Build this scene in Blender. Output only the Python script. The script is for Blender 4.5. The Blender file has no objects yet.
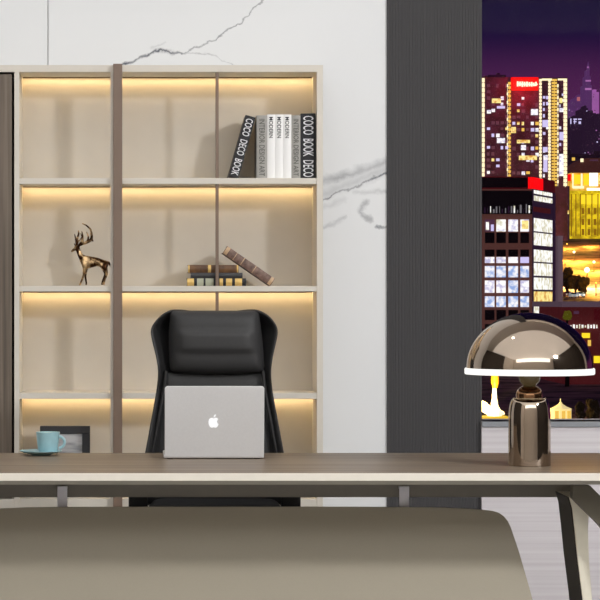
import bpy, bmesh, math, random
from mathutils import Vector, Matrix
random.seed(7)
C = bpy.context.scene.collection
F = 2294.0; VX = 142.0; HY = 300.0; CZ = 1.32
def wx(px, Y): return (px - VX) * Y / F
def wz(py, Y): return CZ - (py - HY) * Y / F
def P(px, py, Y): return Vector((wx(px, Y), Y, wz(py, Y)))

# ------------------------------------------------------------------ materials
def lin(c):
    c = c / 255.0
    return c / 12.92 if c <= 0.04045 else ((c + 0.055) / 1.055) ** 2.4
def rgb(t): return (lin(t[0]), lin(t[1]), lin(t[2]), 1.0)
def mat(name, c, rough=0.5, metal=0.0, vary=0.04, scale=30.0, stretch=(1, 1, 1), emit=0.0, ecol=None, spec=0.5, bump=0.0, c2=None, lo=0.35, hi=0.65, detail=4.0, coat=0.0, ec2=None):
    m = bpy.data.materials.new(name); m.use_nodes = True
    nt = m.node_tree; N = nt.nodes; L = nt.links
    b = N['Principled BSDF']
    b.inputs['Roughness'].default_value = rough
    b.inputs['Metallic'].default_value = metal
    b.inputs['Specular IOR Level'].default_value = spec
    b.inputs['Coat Weight'].default_value = coat
    tc = N.new('ShaderNodeTexCoord'); mp = N.new('ShaderNodeMapping')
    mp.inputs['Scale'].default_value = stretch
    L.new(tc.outputs['Object'], mp.inputs['Vector'])
    ns = N.new('ShaderNodeTexNoise'); ns.inputs['Scale'].default_value = scale; ns.inputs['Detail'].default_value = detail
    L.new(mp.outputs['Vector'], ns.inputs['Vector'])
    cr = N.new('ShaderNodeValToRGB')
    a = rgb(c)
    if c2 is None:
        k0, k1 = 1 - vary, 1 + vary
        e0 = (a[0] * k0, a[1] * k0, a[2] * k0, 1); e1 = (min(1, a[0] * k1), min(1, a[1] * k1), min(1, a[2] * k1), 1)
    else:
        e0, e1 = a, rgb(c2)
    cr.color_ramp.elements[0].position = lo; cr.color_ramp.elements[0].color = e0
    cr.color_ramp.elements[1].position = hi; cr.color_ramp.elements[1].color = e1
    L.new(ns.outputs['Fac'], cr.inputs['Fac'])
    L.new(cr.outputs['Color'], b.inputs['Base Color'])
    if emit:
        b.inputs['Emission Color'].default_value = rgb(ecol or c)
        b.inputs['Emission Strength'].default_value = emit
        if ec2:
            c3 = N.new('ShaderNodeValToRGB'); c3.color_ramp.elements[0].position = lo; c3.color_ramp.elements[1].position = hi
            c3.color_ramp.elements[0].color = rgb(ecol or c); c3.color_ramp.elements[1].color = rgb(ec2)
            L.new(ns.outputs['Fac'], c3.inputs['Fac']); L.new(c3.outputs['Color'], b.inputs['Emission Color'])
    if bump:
        bp = N.new('ShaderNodeBump'); bp.inputs['Strength'].default_value = bump; bp.inputs['Distance'].default_value = 0.002
        L.new(ns.outputs['Fac'], bp.inputs['Height']); L.new(bp.outputs['Normal'], b.inputs['Normal'])
    return m
def emis(name, c, s=1.0): return mat(name, (20, 20, 20), rough=0.6, emit=s, ecol=c)

M = {}
M['ceiling'] = mat('ceiling_paint', (226, 222, 216), 0.9)
M['sidewall'] = mat('dark_wall_panel', (62, 56, 51), 0.7, vary=0.15, scale=6, stretch=(1, 1, .05))
M['frontwall'] = mat('pale_wall', (232, 226, 218), 0.9)
M['floor'] = mat('floor_tile', (192, 189, 186), 0.35, vary=0.05, scale=2)
M['cream'] = mat('cream_lacquer', (222, 216, 205), 0.5, vary=0.01)
M['creamedge'] = mat('cream_edge_band', (228, 222, 210), 0.45, vary=0.01)
M['backpanel'] = mat('beige_back_panel', (202, 195, 183), 0.65, vary=0.02, scale=8)
M['bronze_post'] = mat('brown_metal_post', (128, 108, 94), 0.45, vary=0.03, scale=20, stretch=(1, 1, .1))
M['doorwood'] = mat('dark_oak_door', (88, 78, 68), 0.6, c2=(130, 117, 104), scale=26, stretch=(2.2, 1, .05), lo=.3, hi=.72)
M['dark'] = mat('dark_void', (44, 38, 33), 0.8)
M['desktop'] = mat('walnut_desk_top', (108, 93, 78), 0.42, c2=(148, 131, 112), scale=9, stretch=(.14, 3.2, 3), lo=.32, hi=.7, detail=6, bump=.05)
M['beam'] = mat('grey_taupe_beam', (128, 122, 113), 0.5, vary=0.02)
M['bracket'] = mat('light_grey_metal_bracket', (222, 220, 228), 0.5, vary=0.03)
M['modesty'] = mat('beige_modesty_panel', (168, 160, 143), 0.55, vary=0.012, scale=200)
M['legcream'] = mat('cream_leg_paint', (232, 226, 208), 0.5, vary=0.02)
M['legolive'] = mat('dark_olive_leg_paint', (92, 86, 72), 0.5, vary=0.02)
M['legdark'] = mat('dark_leg_inside', (38, 33, 26), 0.7, vary=0.03)
M['leather'] = mat('black_leather', (46, 46, 47), 0.6, vary=0.08, scale=90, bump=.08)
M['leather2'] = mat('black_leather_soft', (48, 48, 49), 0.58, vary=0.05, scale=90, bump=.08)
M['shell'] = mat('black_chair_shell', (32, 32, 33), 0.5, vary=0.04)
M['silver'] = mat('silver_aluminium', (214, 214, 215), 0.5, metal=.15, vary=0.015, scale=120)
M['silverdark'] = mat('dark_screen_glass', (20, 20, 22), 0.15)
M['logo'] = emis('lit_white_logo', (255, 255, 255), 1.0)
M['teal'] = mat('teal_glazed_ceramic', (158, 198, 207), 0.35, vary=0.05, scale=40)
M['foam'] = mat('coffee_foam', (226, 210, 172), 0.7, vary=0.1)
M['bronze'] = mat('polished_rose_bronze', (182, 166, 150), 0.06, metal=1.0, vary=0.01)
M['bronze2'] = mat('brushed_dark_bronze', (150, 112, 82), 0.2, metal=1.0, vary=0.03)
M['rim'] = emis('white_glowing_rim', (255, 253, 248), 1.1)
M['bulb'] = mat('smoky_glass_bulb', (64, 50, 36), 0.25, vary=0.1, emit=.04, ecol=(255, 220, 150))
M['led'] = emis('warm_led', (255, 220, 162), 17.0)
M['ledbody'] = mat('led_profile', (120, 95, 65), .6)
M['deer'] = mat('mottled_gold_bronze', (58, 36, 22), 0.28, metal=1.0, c2=(212, 180, 136), scale=34, lo=.47, hi=.66)  # pale mottling paints highlights onto the dark bronze
M['book_black'] = mat('black_book_cover', (24, 24, 30), 0.5)
M['book_grey'] = mat('grey_book_cover', (170, 168, 163), 0.6, vary=.06, scale=60)
M['book_white'] = mat('white_book_cover', (252, 252, 251), 0.5, vary=.005)
M['pages'] = mat('cream_pages', (208, 198, 178), 0.8, c2=(228, 220, 204), scale=40, stretch=(20, .5, .5))
M['pages_white'] = mat('white_pages', (236, 234, 228), 0.8, vary=.02)
M['pages_dark'] = mat('grey_page_block', (70, 62, 54), 0.8)
M['ink'] = mat('dark_print', (60, 60, 64), 0.7)
M['ink_grey'] = mat('grey_print', (102, 102, 98), 0.7)
M['ink_white'] = mat('white_print', (226, 226, 230), 0.6)
M['bookbrown'] = mat('brown_leather_book', (74, 50, 34), 0.5, c2=(120, 84, 52), scale=30)
M['bookslate'] = mat('slate_book', (58, 58, 60), 0.5)
M['bookpink'] = mat('brown_mauve_book', (92, 70, 62), 0.55, c2=(140, 112, 100), scale=40)
M['gold'] = mat('gold_tooling', (222, 186, 112), 0.35, metal=.35, vary=.08)
M['gold2'] = mat('faded_gold_tooling', (196, 164, 128), 0.45, vary=.12)
M['palegreen'] = mat('pale_label', (176, 178, 156), 0.6)
M['framedark'] = mat('charcoal_frame', (52, 53, 57), 0.5)
M['groove'] = mat('wall_joint', (150, 150, 150), .8)
M['column'] = mat('dark_grey_panel', (66, 65, 67), 0.7, vary=.03, scale=30, stretch=(4, 1, .03))
M['sill'] = mat('grey_window_sill', (142, 146, 152), 0.5)

# picture inside the frame: soft grey abstract
def abstract_mat():
    m = bpy.data.materials.new('abstract_grey_print'); m.use_nodes = True
    nt = m.node_tree; N = nt.nodes; L = nt.links; b = N['Principled BSDF']; b.inputs['Roughness'].default_value = .4
    tc = N.new('ShaderNodeTexCoord'); mp = N.new('ShaderNodeMapping'); mp.inputs['Rotation'].default_value = (0, math.radians(42), 0)
    mp.inputs['Scale'].default_value = (7, 1, 26)
    L.new(tc.outputs['Object'], mp.inputs['Vector'])
    ns = N.new('ShaderNodeTexNoise'); ns.inputs['Scale'].default_value = 1.2; ns.inputs['Detail'].default_value = 3
    L.new(mp.outputs['Vector'], ns.inputs['Vector'])
    cr = N.new('ShaderNodeValToRGB'); e = cr.color_ramp.elements
    e[0].position = .35; e[0].color = rgb((128, 130, 136)); e[1].position = .62; e[1].color = rgb((196, 197, 200))
    L.new(ns.outputs['Fac'], cr.inputs['Fac']); L.new(cr.outputs['Color'], b.inputs['Base Color'])
    return m
M['print'] = abstract_mat()

# horizontal-lined white cladding under the window
def lined_mat():
    m = bpy.data.materials.new('white_lined_cladding'); m.use_nodes = True
    nt = m.node_tree; N = nt.nodes; L = nt.links; b = N['Principled BSDF']; b.inputs['Roughness'].default_value = .6
    tc = N.new('ShaderNodeTexCoord'); mp = N.new('ShaderNodeMapping'); mp.inputs['Scale'].default_value = (.3, .3, 34)
    L.new(tc.outputs['Object'], mp.inputs['Vector'])
    ns = N.new('ShaderNodeTexNoise'); ns.inputs['Scale'].default_value = 1.6; ns.inputs['Detail'].default_value = 3
    L.new(mp.outputs['Vector'], ns.inputs['Vector'])
    cr = N.new('ShaderNodeValToRGB'); e = cr.color_ramp.elements
    e[0].position = .35; e[0].color = rgb((206, 200, 204)); e[1].position = .65; e[1].color = rgb((220, 216, 219))
    L.new(ns.outputs['Fac'], cr.inputs['Fac']); L.new(cr.outputs['Color'], b.inputs['Base Color'])
    return m
M['lined'] = lined_mat()

# white marble with grey veins laid out along polylines (wall coordinates in metres)
YW = 10.14
def marble_mat():
    m = bpy.data.materials.new('white_marble'); m.use_nodes = True
    nt = m.node_tree; N = nt.nodes; L = nt.links; b = N['Principled BSDF']; b.inputs['Roughness'].default_value = .35
    geo = N.new('ShaderNodeNewGeometry')
    def vm(op, a, bb=None, scale=None):
        n = N.new('ShaderNodeVectorMath'); n.operation = op
        if isinstance(a, bpy.types.NodeSocket): L.new(a, n.inputs[0])
        else: n.inputs[0].default_value = a
        if bb is not None:
            if isinstance(bb, bpy.types.NodeSocket): L.new(bb, n.inputs[1])
            else: n.inputs[1].default_value = bb
        if scale is not None:
            if isinstance(scale, bpy.types.NodeSocket): L.new(scale, n.inputs['Scale'])
            else: n.inputs['Scale'].default_value = scale
        return n.outputs['Value'] if op in ('LENGTH', 'DOT_PRODUCT') else n.outputs['Vector']
    def ma(op, a, bb=None, clamp=False):
        n = N.new('ShaderNodeMath'); n.operation = op; n.use_clamp = clamp
        for i, v in enumerate((a, bb)):
            if v is None: continue
            if isinstance(v, bpy.types.NodeSocket): L.new(v, n.inputs[i])
            else: n.inputs[i].default_value = v
        return n.outputs[0]
    p = vm('MULTIPLY', geo.outputs['Position'], (1, 0, 1))
    n1 = N.new('ShaderNodeTexNoise'); n1.inputs['Scale'].default_value = 22; n1.inputs['Detail'].default_value = 8; n1.inputs['Roughness'].default_value = .62
    L.new(geo.outputs['Position'], n1.inputs['Vector'])
    d = vm('SUBTRACT', n1.outputs['Color'], (.5, .5, .5))
    d = vm('MULTIPLY', d, (.05, 0, .05))
    p = vm('ADD', p, d)
    S = 10.14 / F
    V = [([(122, 66), (137, 59), (155, 51), (166, 52), (182, 53)], 1.7, .75),
         ([(155, 51), (175, 53)], 2.6, .35),
         ([(182, 53), (200, 46), (216, 40), (228, 29), (240, 24), (252, 12), (268, -6)], 1.2, .55),
         ([(182, 53), (210, 54), (228, 62), (242, 70)], 1.1, .32),
         ([(152, 48), (166, 43)], 2, .12),
         ([(318, 183), (350, 174), (392, 160)], 6.5, .36),
         ([(318, 205), (335, 193), (352, 189), (368, 181), (383, 173), (392, 171)], 1.8, .6),
         ([(318, 196), (350, 184), (392, 166)], 9, .22),
         ([(379, 175), (388, 172)], 2.2, .8),
         ([(355, 192), (392, 191)], 3.5, .2),
         ([(366, 202), (360, 211), (370, 220)], 4, .36),
         ([(322, 228), (334, 224), (345, 217)], 3, .24),
         ([(376, 226), (392, 228)], 2, .55),
         ([(318, 210), (345, 199)], 4, .14),
         ([(-300, 40), (-210, 10), (-140, -40)], 2, .5)]
    res = None
    for pts, w, k in V:
        for (x0, y0), (x1, y1) in zip(pts, pts[1:]):
            a = Vector((wx(x0, YW), 0, wz(y0, YW))); c = Vector((wx(x1, YW), 0, wz(y1, YW))); dd = c - a
            ap = vm('SUBTRACT', p, tuple(a))
            t = ma('DIVIDE', vm('DOT_PRODUCT', ap, tuple(dd)), dd.length_squared, True)
            dist = vm('LENGTH', vm('SUBTRACT', ap, vm('SCALE', tuple(dd), scale=t)))
            f = ma('SUBTRACT', 1.0, ma('DIVIDE', dist, w * S), True)
            f = ma('MULTIPLY', f, k)
            res = f if res is None else ma('MAXIMUM', res, f)
    n2 = N.new('ShaderNodeTexNoise'); n2.inputs['Scale'].default_value = 9; n2.inputs['Detail'].default_value = 6
    L.new(geo.outputs['Position'], n2.inputs['Vector'])
    res = ma('MULTIPLY', res, ma('ADD', .1, ma('MULTIPLY', n2.outputs['Fac'], 2.1)), True)
    mix = N.new('ShaderNodeMix'); mix.data_type = 'RGBA'
    L.new(res, mix.inputs['Factor'])
    mix.inputs['A'].default_value = rgb((233, 235, 237)); mix.inputs['B'].default_value = rgb((66, 72, 86))
    L.new(mix.outputs['Result'], b.inputs['Base Color'])
    return m
M['marble'] = marble_mat()

def glass_mat():
    m = bpy.data.materials.new('window_glass'); m.use_nodes = True
    nt = m.node_tree; N = nt.nodes; L = nt.links
    for n in list(N):
        if n.type != 'OUTPUT_MATERIAL': N.remove(n)
    out = [n for n in N if n.type == 'OUTPUT_MATERIAL'][0]
    t = N.new('ShaderNodeBsdfTransparent'); t.inputs[0].default_value = (.97, .97, .98, 1)
    g = N.new('ShaderNodeBsdfGlossy'); g.inputs['Roughness'].default_value = .02
    mx = N.new('ShaderNodeMixShader'); mx.inputs[0].default_value = .0015
    L.new(t.outputs[0], mx.inputs[1]); L.new(g.outputs[0], mx.inputs[2]); L.new(mx.outputs[0], out.inputs['Surface'])
    return m
M['glass'] = glass_mat()

# ------------------------------------------------------------------ mesh helpers
def box(bm, x0, x1, y0, y1, z0, z1, bev=0.0, seg=2):
    r = bmesh.ops.create_cube(bm, size=1.0)
    vs = r['verts']
    for v in vs:
        v.co = Vector(((x0 + x1) / 2 + v.co.x * (x1 - x0), (y0 + y1) / 2 + v.co.y * (y1 - y0), (z0 + z1) / 2 + v.co.z * (z1 - z0)))
    if bev:
        es = list({e for v in vs for e in v.link_edges})
        bmesh.ops.bevel(bm, geom=es, offset=bev, segments=seg, profile=.5, affect='EDGES')
def bx(*a, **k):
    bm = bmesh.new(); box(bm, *a, **k); return bm
def prism(bm, pts, d, axis='Y'):
    """closed polygon of 3-D points pushed along vector d"""
    a = [bm.verts.new(p) for p in pts]; b = [bm.verts.new(Vector(p) + Vector(d)) for p in pts]
    n = len(a)
    bm.faces.new(a); bm.faces.new(b[::-1])
    for i in range(n):
        bm.faces.new((a[(i + 1) % n], a[i], b[i], b[(i + 1) % n]))
    bmesh.ops.recalc_face_normals(bm, faces=bm.faces)
def lathe(bm, prof, c, seg=48, closed=False):
    rings = []
    for r, z in prof:
        if r < 1e-6: rings.append([bm.verts.new((c[0], c[1], c[2] + z))])
        else: rings.append([bm.verts.new((c[0] + r * math.cos(2 * math.pi * i / seg), c[1] + r * math.sin(2 * math.pi * i / seg), c[2] + z)) for i in range(seg)])
    pairs = list(zip(rings, rings[1:]))
    if closed: pairs.append((rings[-1], rings[0]))
    for A, B in pairs:
        for i in range(seg):
            j = (i + 1) % seg
            if len(A) == 1 and len(B) == 1: continue
            if len(A) == 1: bm.faces.new((A[0], B[j], B[i]))
            elif len(B) == 1: bm.faces.new((A[i], A[j], B[0]))
            else: bm.faces.new((A[i], A[j], B[j], B[i]))
    bmesh.ops.recalc_face_normals(bm, faces=bm.faces)
def tube(bm, pts, r, seg=10):
    pts = [Vector(p) for p in pts]; rs = r if isinstance(r, (list, tuple)) else [r] * len(pts)
    rings = []
    for i, p in enumerate(pts):
        t = (pts[min(i + 1, len(pts) - 1)] - pts[max(i - 1, 0)]).normalized()
        u = t.orthogonal().normalized() if i == 0 else (u - t * u.dot(t)).normalized()
        w = t.cross(u)
        rings.append([bm.verts.new(p + (u * math.cos(2 * math.pi * k / seg) + w * math.sin(2 * math.pi * k / seg)) * rs[i]) for k in range(seg)])
    for A, B in zip(rings, rings[1:]):
        for k in range(seg): bm.faces.new((A[k], A[(k + 1) % seg], B[(k + 1) % seg], B[k]))
    bm.faces.new(rings[0][::-1]); bm.faces.new(rings[-1])
    bmesh.ops.recalc_face_normals(bm, faces=bm.faces)
def root_of(o):
    while o.parent: o = o.parent
    return o
def obj(name, bm, m, parent=None, smooth=None, label=None):
    """one linked mesh object; bm is in world coordinates"""
    me = bpy.data.meshes.new(name)
    if parent is None:
        xs = [v.co for v in bm.verts]
        o0 = Vector(((min(v.x for v in xs) + max(v.x for v in xs)) / 2, (min(v.y for v in xs) + max(v.y for v in xs)) / 2, min(v.z for v in xs)))
    else:
        o0 = root_of(parent).location.copy()
    bmesh.ops.translate(bm, verts=bm.verts, vec=-o0)
    bm.to_mesh(me); bm.free()
    me.materials.append(m)
    o = bpy.data.objects.new(name, me); C.objects.link(o)
    if parent is None: o.location = o0
    else: o.parent = parent
    if smooth is not None:
        me.polygons.foreach_set('use_smooth', [True] * len(me.polygons))
        if smooth: me.set_sharp_from_angle(angle=math.radians(smooth))
    if label: o['label'] = label
    return o
def tag(o, label, cat, group=None):
    o['label'] = label; o['category'] = cat
    if group: o['group'] = group
    return o
def thing(name, loc, label, cat, group=None):
    o = bpy.data.objects.new(name, None); C.objects.link(o); o.location = loc; o.empty_display_size = .05
    return tag(o, label, cat, group)
def struct(name, bm, m, parent=None):
    o = obj(name, bm, m, parent)
    if parent is None: o['kind'] = 'structure'
    return o
def bake_mods(o):
    dg = bpy.context.evaluated_depsgraph_get()
    me = bpy.data.meshes.new_from_object(o.evaluated_get(dg))
    old = o.data; o.modifiers.clear(); o.data = me; me.name = old.name
    bpy.data.meshes.remove(old)
def text_bm(s, fn, extrude=0.0006):
    """letters as mesh, normalised: width 1 along x, y from 0 to cap ratio; fn maps (x,y,depth) to world"""
    cu = bpy.data.curves.new('t', 'FONT'); cu.body = s; cu.resolution_u = 3
    cu.offset = 0.012
    o = bpy.data.objects.new('t', cu); C.objects.link(o)
    dg = bpy.context.evaluated_depsgraph_get()
    me = bpy.data.meshes.new_from_object(o.evaluated_get(dg))
    bm = bmesh.new(); bm.from_mesh(me)
    bpy.data.objects.remove(o); bpy.data.curves.remove(cu); bpy.data.meshes.remove(me)
    xs = [v.co.x for v in bm.verts]; ys = [v.co.y for v in bm.verts]
    x0, x1, y0, y1 = min(xs), max(xs), min(ys), max(ys)
    for v in bm.verts: v.co = fn((v.co.x - x0) / (x1 - x0), (v.co.y - y0) / (y1 - y0))
    return bm

# ------------------------------------------------------------------ room shell
X0, X1, Y0, ZC = -6.0, 7.6, -1.2, 5.2
struct('floor', bx(X0, X1, Y0, YW + .3, -.1, 0), M['floor'])
struct('ceiling', bx(X0, X1, Y0, YW + .3, ZC, ZC + .1), M['ceiling'])
struct('wall_left', bx(X0 - .1, X0, 3.2, YW + .3, 0, ZC), M['sidewall'])
struct('wall_left_front', bx(X0 - .1, X0, Y0, 3.2, 0, ZC), M['frontwall'])
struct('wall_right', bx(X1, X1 + .1, Y0, YW + .3, 0, ZC), M['sidewall'])
struct('wall_front', bx(X0, X1, Y0 - .1, Y0, 0, ZC), M['frontwall'])
WL, WR = wx(482, YW), 6.0
WZ0, WZ1 = wz(421, YW), 4.3
bm = bmesh.new()
jx = wx(48, YW)
box(bm, X0, jx - .0018, YW, YW + .2, 0, ZC); box(bm, jx + .0018, WL - .05, YW, YW + .2, 0, ZC)
box(bm, jx - .002, jx + .002, YW + .05, YW + .2, 0, ZC)
struct('wall_back', bm, M['marble'])
bm = bmesh.new(); box(bm, wx(481.8, 10.105), WR, 10.105, YW + .2, 0, WZ0); struct('trim_1', bm, M['lined'])
bm = bmesh.new(); box(bm, WL - .05, WR, YW, YW + .2, WZ1, ZC); box(bm, WR, X1, YW, YW + .2, 0, ZC); struct('wall_right_of_window', bm, M['frontwall'])
# fluted dark column
bm = bmesh.new()
xa, xb = wx(387, 10.128), wx(482, 10.128); nf = 34; wdt = (xb - xa) / nf
box(bm, xa, xb, 10.131, YW + .05, 0, ZC)
for i in range(nf): box(bm, xa + i * wdt + .0007, xa + (i + 1) * wdt - .0007, 10.128, 10.135, 0, ZC, bev=.0009, seg=1)
struct('trim_2', bm, M['column'])
# window
wbm = bmesh.new()
box(wbm, WL - .05, WR, YW + .08, YW + .086, WZ0, WZ1)
win = struct('window_1', wbm, M['glass'])
bm = bmesh.new(); box(bm, wx(482, 10.1), WR, 10.095, YW + .1, WZ0 - .024, WZ0, bev=.002); struct('window_sill', bm, M['sill'], win)
bm = bmesh.new()
for x in (3.9, 5.97): box(bm, x - .03, x + .03, YW + .06, YW + .11, WZ0, WZ1)
box(bm, WL - .05, WR, YW + .06, YW + .11, WZ1 - .05, WZ1); struct('window_frame', bm, M['framedark'], win)

# ------------------------------------------------------------------ bookcase
YB = 9.85; YBK = 10.115
def bX(p): return wx(p, YB)
def bZ(p): return wz(p, YB)
bk = thing('bookcase', (bX(114), 10.0, 0), 'tall cream open bookcase with warm shelf lights and brown posts, against the marble wall', 'bookcase')
xl, xr = bX(-92), bX(323)
obj('back_panel', bx(bX(13), xr - .01, YBK, YBK + .015, .05, bZ(66)), M['backpanel'], bk)
obj('back_panel', bx(xl + .01, bX(13), YBK, YBK + .015, .05, bZ(66)), M['dark'], bk)  # dark colour stands in for the shade seen through the door gap
obj('top_panel', bx(xl, xr, YB, YBK, bZ(72), bZ(65), bev=.0015), M['cream'], bk)
obj('side_panel', bx(bX(316.8), xr, YB + .0005, YBK + .015, 0, bZ(65) - .001, bev=.0015), M['cream'], bk)
obj('side_panel', bx(xl, xl + .022, YB + .001, YBK + .015, 0, bZ(72), bev=.0015), M['cream'], bk)
obj('upright_panel', bx(bX(14.2), bX(19.4), YB + .001, YBK, 0, bZ(72), bev=.0015), M['cream'], bk)
shelves = [(178, 184), (286, 291.5), (393, 399), (499, 509)]
SZ = []
for a, b in shelves:
    obj('shelf', bx(bX(19.4), bX(316.8), YB + .003, YBK, bZ(b), bZ(a), bev=.0015), M['cream'], bk)
    SZ.append(bZ(a))
obj('shelf', bx(xl + .02, bX(19.4), YB + .003, YBK, bZ(509), bZ(499), bev=.0015), M['cream'], bk)
obj('plinth', bx(xl + .02, xr - .02, YB + .03, YBK, 0, .07), M['cream'], bk)
obj('shelf', bx(bX(19.4), bX(316.8), YB + .003, YBK, .07, .095), M['cream'], bk)
obj('post', bx(bX(113.3), bX(122.3), YB - .03, YB + .012, 0, bZ(64.4), bev=.002), M['bronze_post'], bk, label='wide brown metal post')
obj('post', bx(bX(110.4), bX(113.3), YB - .002, YB + .012, 0, bZ(72), bev=.001), M['cream'], bk, label='narrow cream strip beside the wide brown post')
obj('post', bx(bX(215.6), bX(218.8), YB + .008, YB + .024, 0, bZ(72), bev=.001), M['bronze_post'], bk, label='thin brown metal post')
d = obj('door', bx(bX(-86), bX(11.8), YB + .004, YB + .024, bZ(498), bZ(74.2), bev=.0015), M['doorwood'], bk, label='dark oak cabinet door with upright grain')
bm = bmesh.new(); box(bm, bX(4), bX(6), YB - .02, YB + .004, .95, 1.05, bev=.002); 
obj('handle', bm, M['bronze_post'], d) if False else bm.free()
for zt in [bZ(72)] + [bZ(b) for a, b in shelves]:
    obj('led_strip', bx(bX(20.2), bX(316), YBK - .034, YBK - .020, zt - .0008, zt + .002), M['led'], bk)
    obj('led_lip', bx(bX(20.2), bX(316), YBK - .042, YBK - .035, zt - .0042, zt + .001), M['ledbody'], bk)

# ---- books on the top open shelf
def book(name, x0, x1, yf, dep, z0, z1, cover, pages, label, group, tilt=0.0, mark=None, marks=None):
    """upright book: spine to -Y; text parts follow"""
    base = Vector(((x0 + x1) / 2, yf, z0))
    t = thing(name, base, label, 'book', group)
    cth = min(.003, (x1 - x0) * .2)
    bm = bmesh.new()
    box(bm, x0, x0 + cth, yf, yf + dep, z0, z1, bev=.0007, seg=1)
    box(bm, x1 - cth, x1, yf, yf + dep, z0, z1, bev=.0007, seg=1)
    # rounded spine
    n = 7; prof = []
    for i in range(n):
        a = math.pi * i / (n - 1)
        prof.append((x0 + (x1 - x0) * (i / (n - 1)), yf - .0035 * math.sin(a)))
    prof += [(x1, yf + .003), (x0, yf + .003)]
    prism(bm, [Vector((p[0], p[1], z0)) for p in prof], (0, 0, z1 - z0))
    obj('cover', bm, cover, t)
    obj('page_block', bx(x0 + cth, x1 - cth, yf + .004, yf + dep - .004, z0 + .003, z1 - .003), pages, t)
    return t
def spine_text(t, s, xc, half, yf, ztop, zbot, m):
    def fn(x, y): return Vector((xc - half + y * 2 * half, yf - .0042, ztop - x * (ztop - zbot)))
    o = obj('spine_lettering', text_bm(s, fn), m, t)
    return o
YK = 9.89
def kX(p): return wx(p, YK)
z0 = SZ[0] + .0005
def kH(p): return wz(p, YK)
# tilted black book (built upright then turned about its lower right edge)
w = .044; h = .272
g = 'books on the top open shelf'
def tilted(x_right_bottom, ang):
    t = book('book', -w + x_right_bottom, x_right_bottom, YK, .19, z0, z0 + h, M['book_black'], M['pages_dark'], 'black book with white spine lettering leaning to the right against its upright neighbours', g)
    spine_text(t, 'COCO  DECO  BOOK', x_right_bottom - w * .48, w * .36, YK, z0 + h - .012, z0 + .008, M['ink_white'])
    R = Matrix.Rotation(ang, 4, 'Y')
    piv = Vector((x_right_bottom, YK, z0))
    T = Matrix.Translation(piv) @ R @ Matrix.Translation(-piv)
    for ch in t.children:
        ch.data.transform(Matrix.Translation(-t.location) @ T @ Matrix.Translation(t.location))
tilted(kX(238.5), math.atan2(17.3, 62))
# the five light books and the black one at the end
bw = bmesh.new(); bw.free()
t = book('book', kX(256.6), kX(267.2), YK, .19, z0, kH(115.5), M['book_grey'], M['pages_white'], 'grey book with dark print, between the leaning black book and the white books', g)
spine_text(t, 'INTERIOR DESIGN ART', (kX(256.6) + kX(267.2)) / 2, .012, YK, kH(119), z0 + .01, M['ink_grey'])
for i, (a, b, nm) in enumerate([(267.4, 275.3, 'leftmost'), (275.5, 283.4, 'middle'), (283.6, 291.4, 'rightmost')]):
    t = book('book', kX(a), kX(b), YK, .19, z0, kH(114.5), M['book_white'], M['pages_white'],
             ['white book beside the left grey book, leftmost of the three white ones', 'white book in the middle of the three white ones', 'white book beside the right grey book, rightmost of the three white ones'][i], g)
    spine_text(t, 'MODERN', (kX(a) + kX(b)) / 2 - .0015, .0085, YK, kH(117), kH(138), M['ink'])
t = book('book', kX(291.6), kX(300.4), YK, .19, z0, kH(115.5), M['book_grey'], M['pages_white'], 'grey book with dark print, between the white books and the upright black book', g)
spine_text(t, 'INTERIOR DESIGN ART', (kX(291.6) + kX(300.4)) / 2, .011, YK, kH(119), z0 + .01, M['ink_grey'])
t = book('book', kX(300.8), kX(315.2), YK, .19, z0, kH(113.5), M['book_black'], M['pages_dark'], 'thick upright black book with white spine lettering, against the right side of the bookcase', g)
spine_text(t, 'COCO  BOOK  DECO', kX(308.3), .0225, YK, kH(116), z0 + .006, M['ink_white'])

# ---- lying books on the second shelf
YL = YB + .032
def lX(p): return wx(p, YL)
def lZ(p): return wz(p, YL)
zs = SZ[1] + .0005
HP = F / YL
def flat_book(x0, x1, za, zb, cover, label, bands, pages=M['pages'], dep=.15):
    t = thing('book', ((x0 + x1) / 2, YL, za), label, 'book', 'old books on the second shelf')
    bm = bmesh.new(); c = .003
    box(bm, x0, x1, YL, YL + dep, za, za + c, bev=.0007, seg=1); box(bm, x0, x1, YL, YL + dep, zb - c, zb, bev=.0007, seg=1)
    n = 7
    prof = [(YL - .004 * math.sin(math.pi * i / (n - 1)), za + (zb - za) * i / (n - 1)) for i in range(n)] + [(YL + .003, zb), (YL + .003, za)]
    prism(bm, [Vector((x0, p[0], p[1])) for p in prof], (x1 - x0, 0, 0))
    obj('cover', bm, cover, t)
    obj('page_block', bx(x0 + .004, x1 - .004, YL + .004, YL + dep - .004, za + c, zb - c), pages, t)
    for (a, b, m) in bands:
        bm = bmesh.new()
        prof2 = [(YL - .0008 - .0042 * math.sin(math.pi * i / (n - 1)), za + (zb - za) * (.02 + .96 * i / (n - 1))) for i in range(n)]
        prof2 += [(YL + .001, zb), (YL + .001, za)]
        prism(bm, [Vector((lX(a), p[0], p[1])) for p in prof2], (lX(b) - lX(a), 0, 0))
        obj('spine_band', bm, m, t)
    return t
h1, h2, h3 = zs + 7.6 / HP, zs + 13.2 / HP, zs + 21 / HP
flat_book(lX(187), lX(246), zs, h1, M['book_black'], 'black and gold banded old book, lowest of the flat stack on the second shelf',
          [(187.2, 194, M['gold']), (197, 203.5, M['palegreen']), (205.5, 213.5, M['palegreen']), (219.5, 223, M['gold']), (226, 232, M['gold']), (235, 242, M['gold'])])
flat_book(lX(190.5), lX(242.5), h1 + .0003, h2, M['bookslate'], 'thin slate grey book in the middle of the flat stack on the second shelf', [])
flat_book(lX(188), lX(238.6), h2 + .0003, h3, M['bookbrown'], 'brown leather book with a gold band, topmost of the flat stack on the second shelf',
          [(208, 211, M['gold']), (188.2, 189.6, M['gold']), (236.8, 238.2, M['gold'])])
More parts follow.
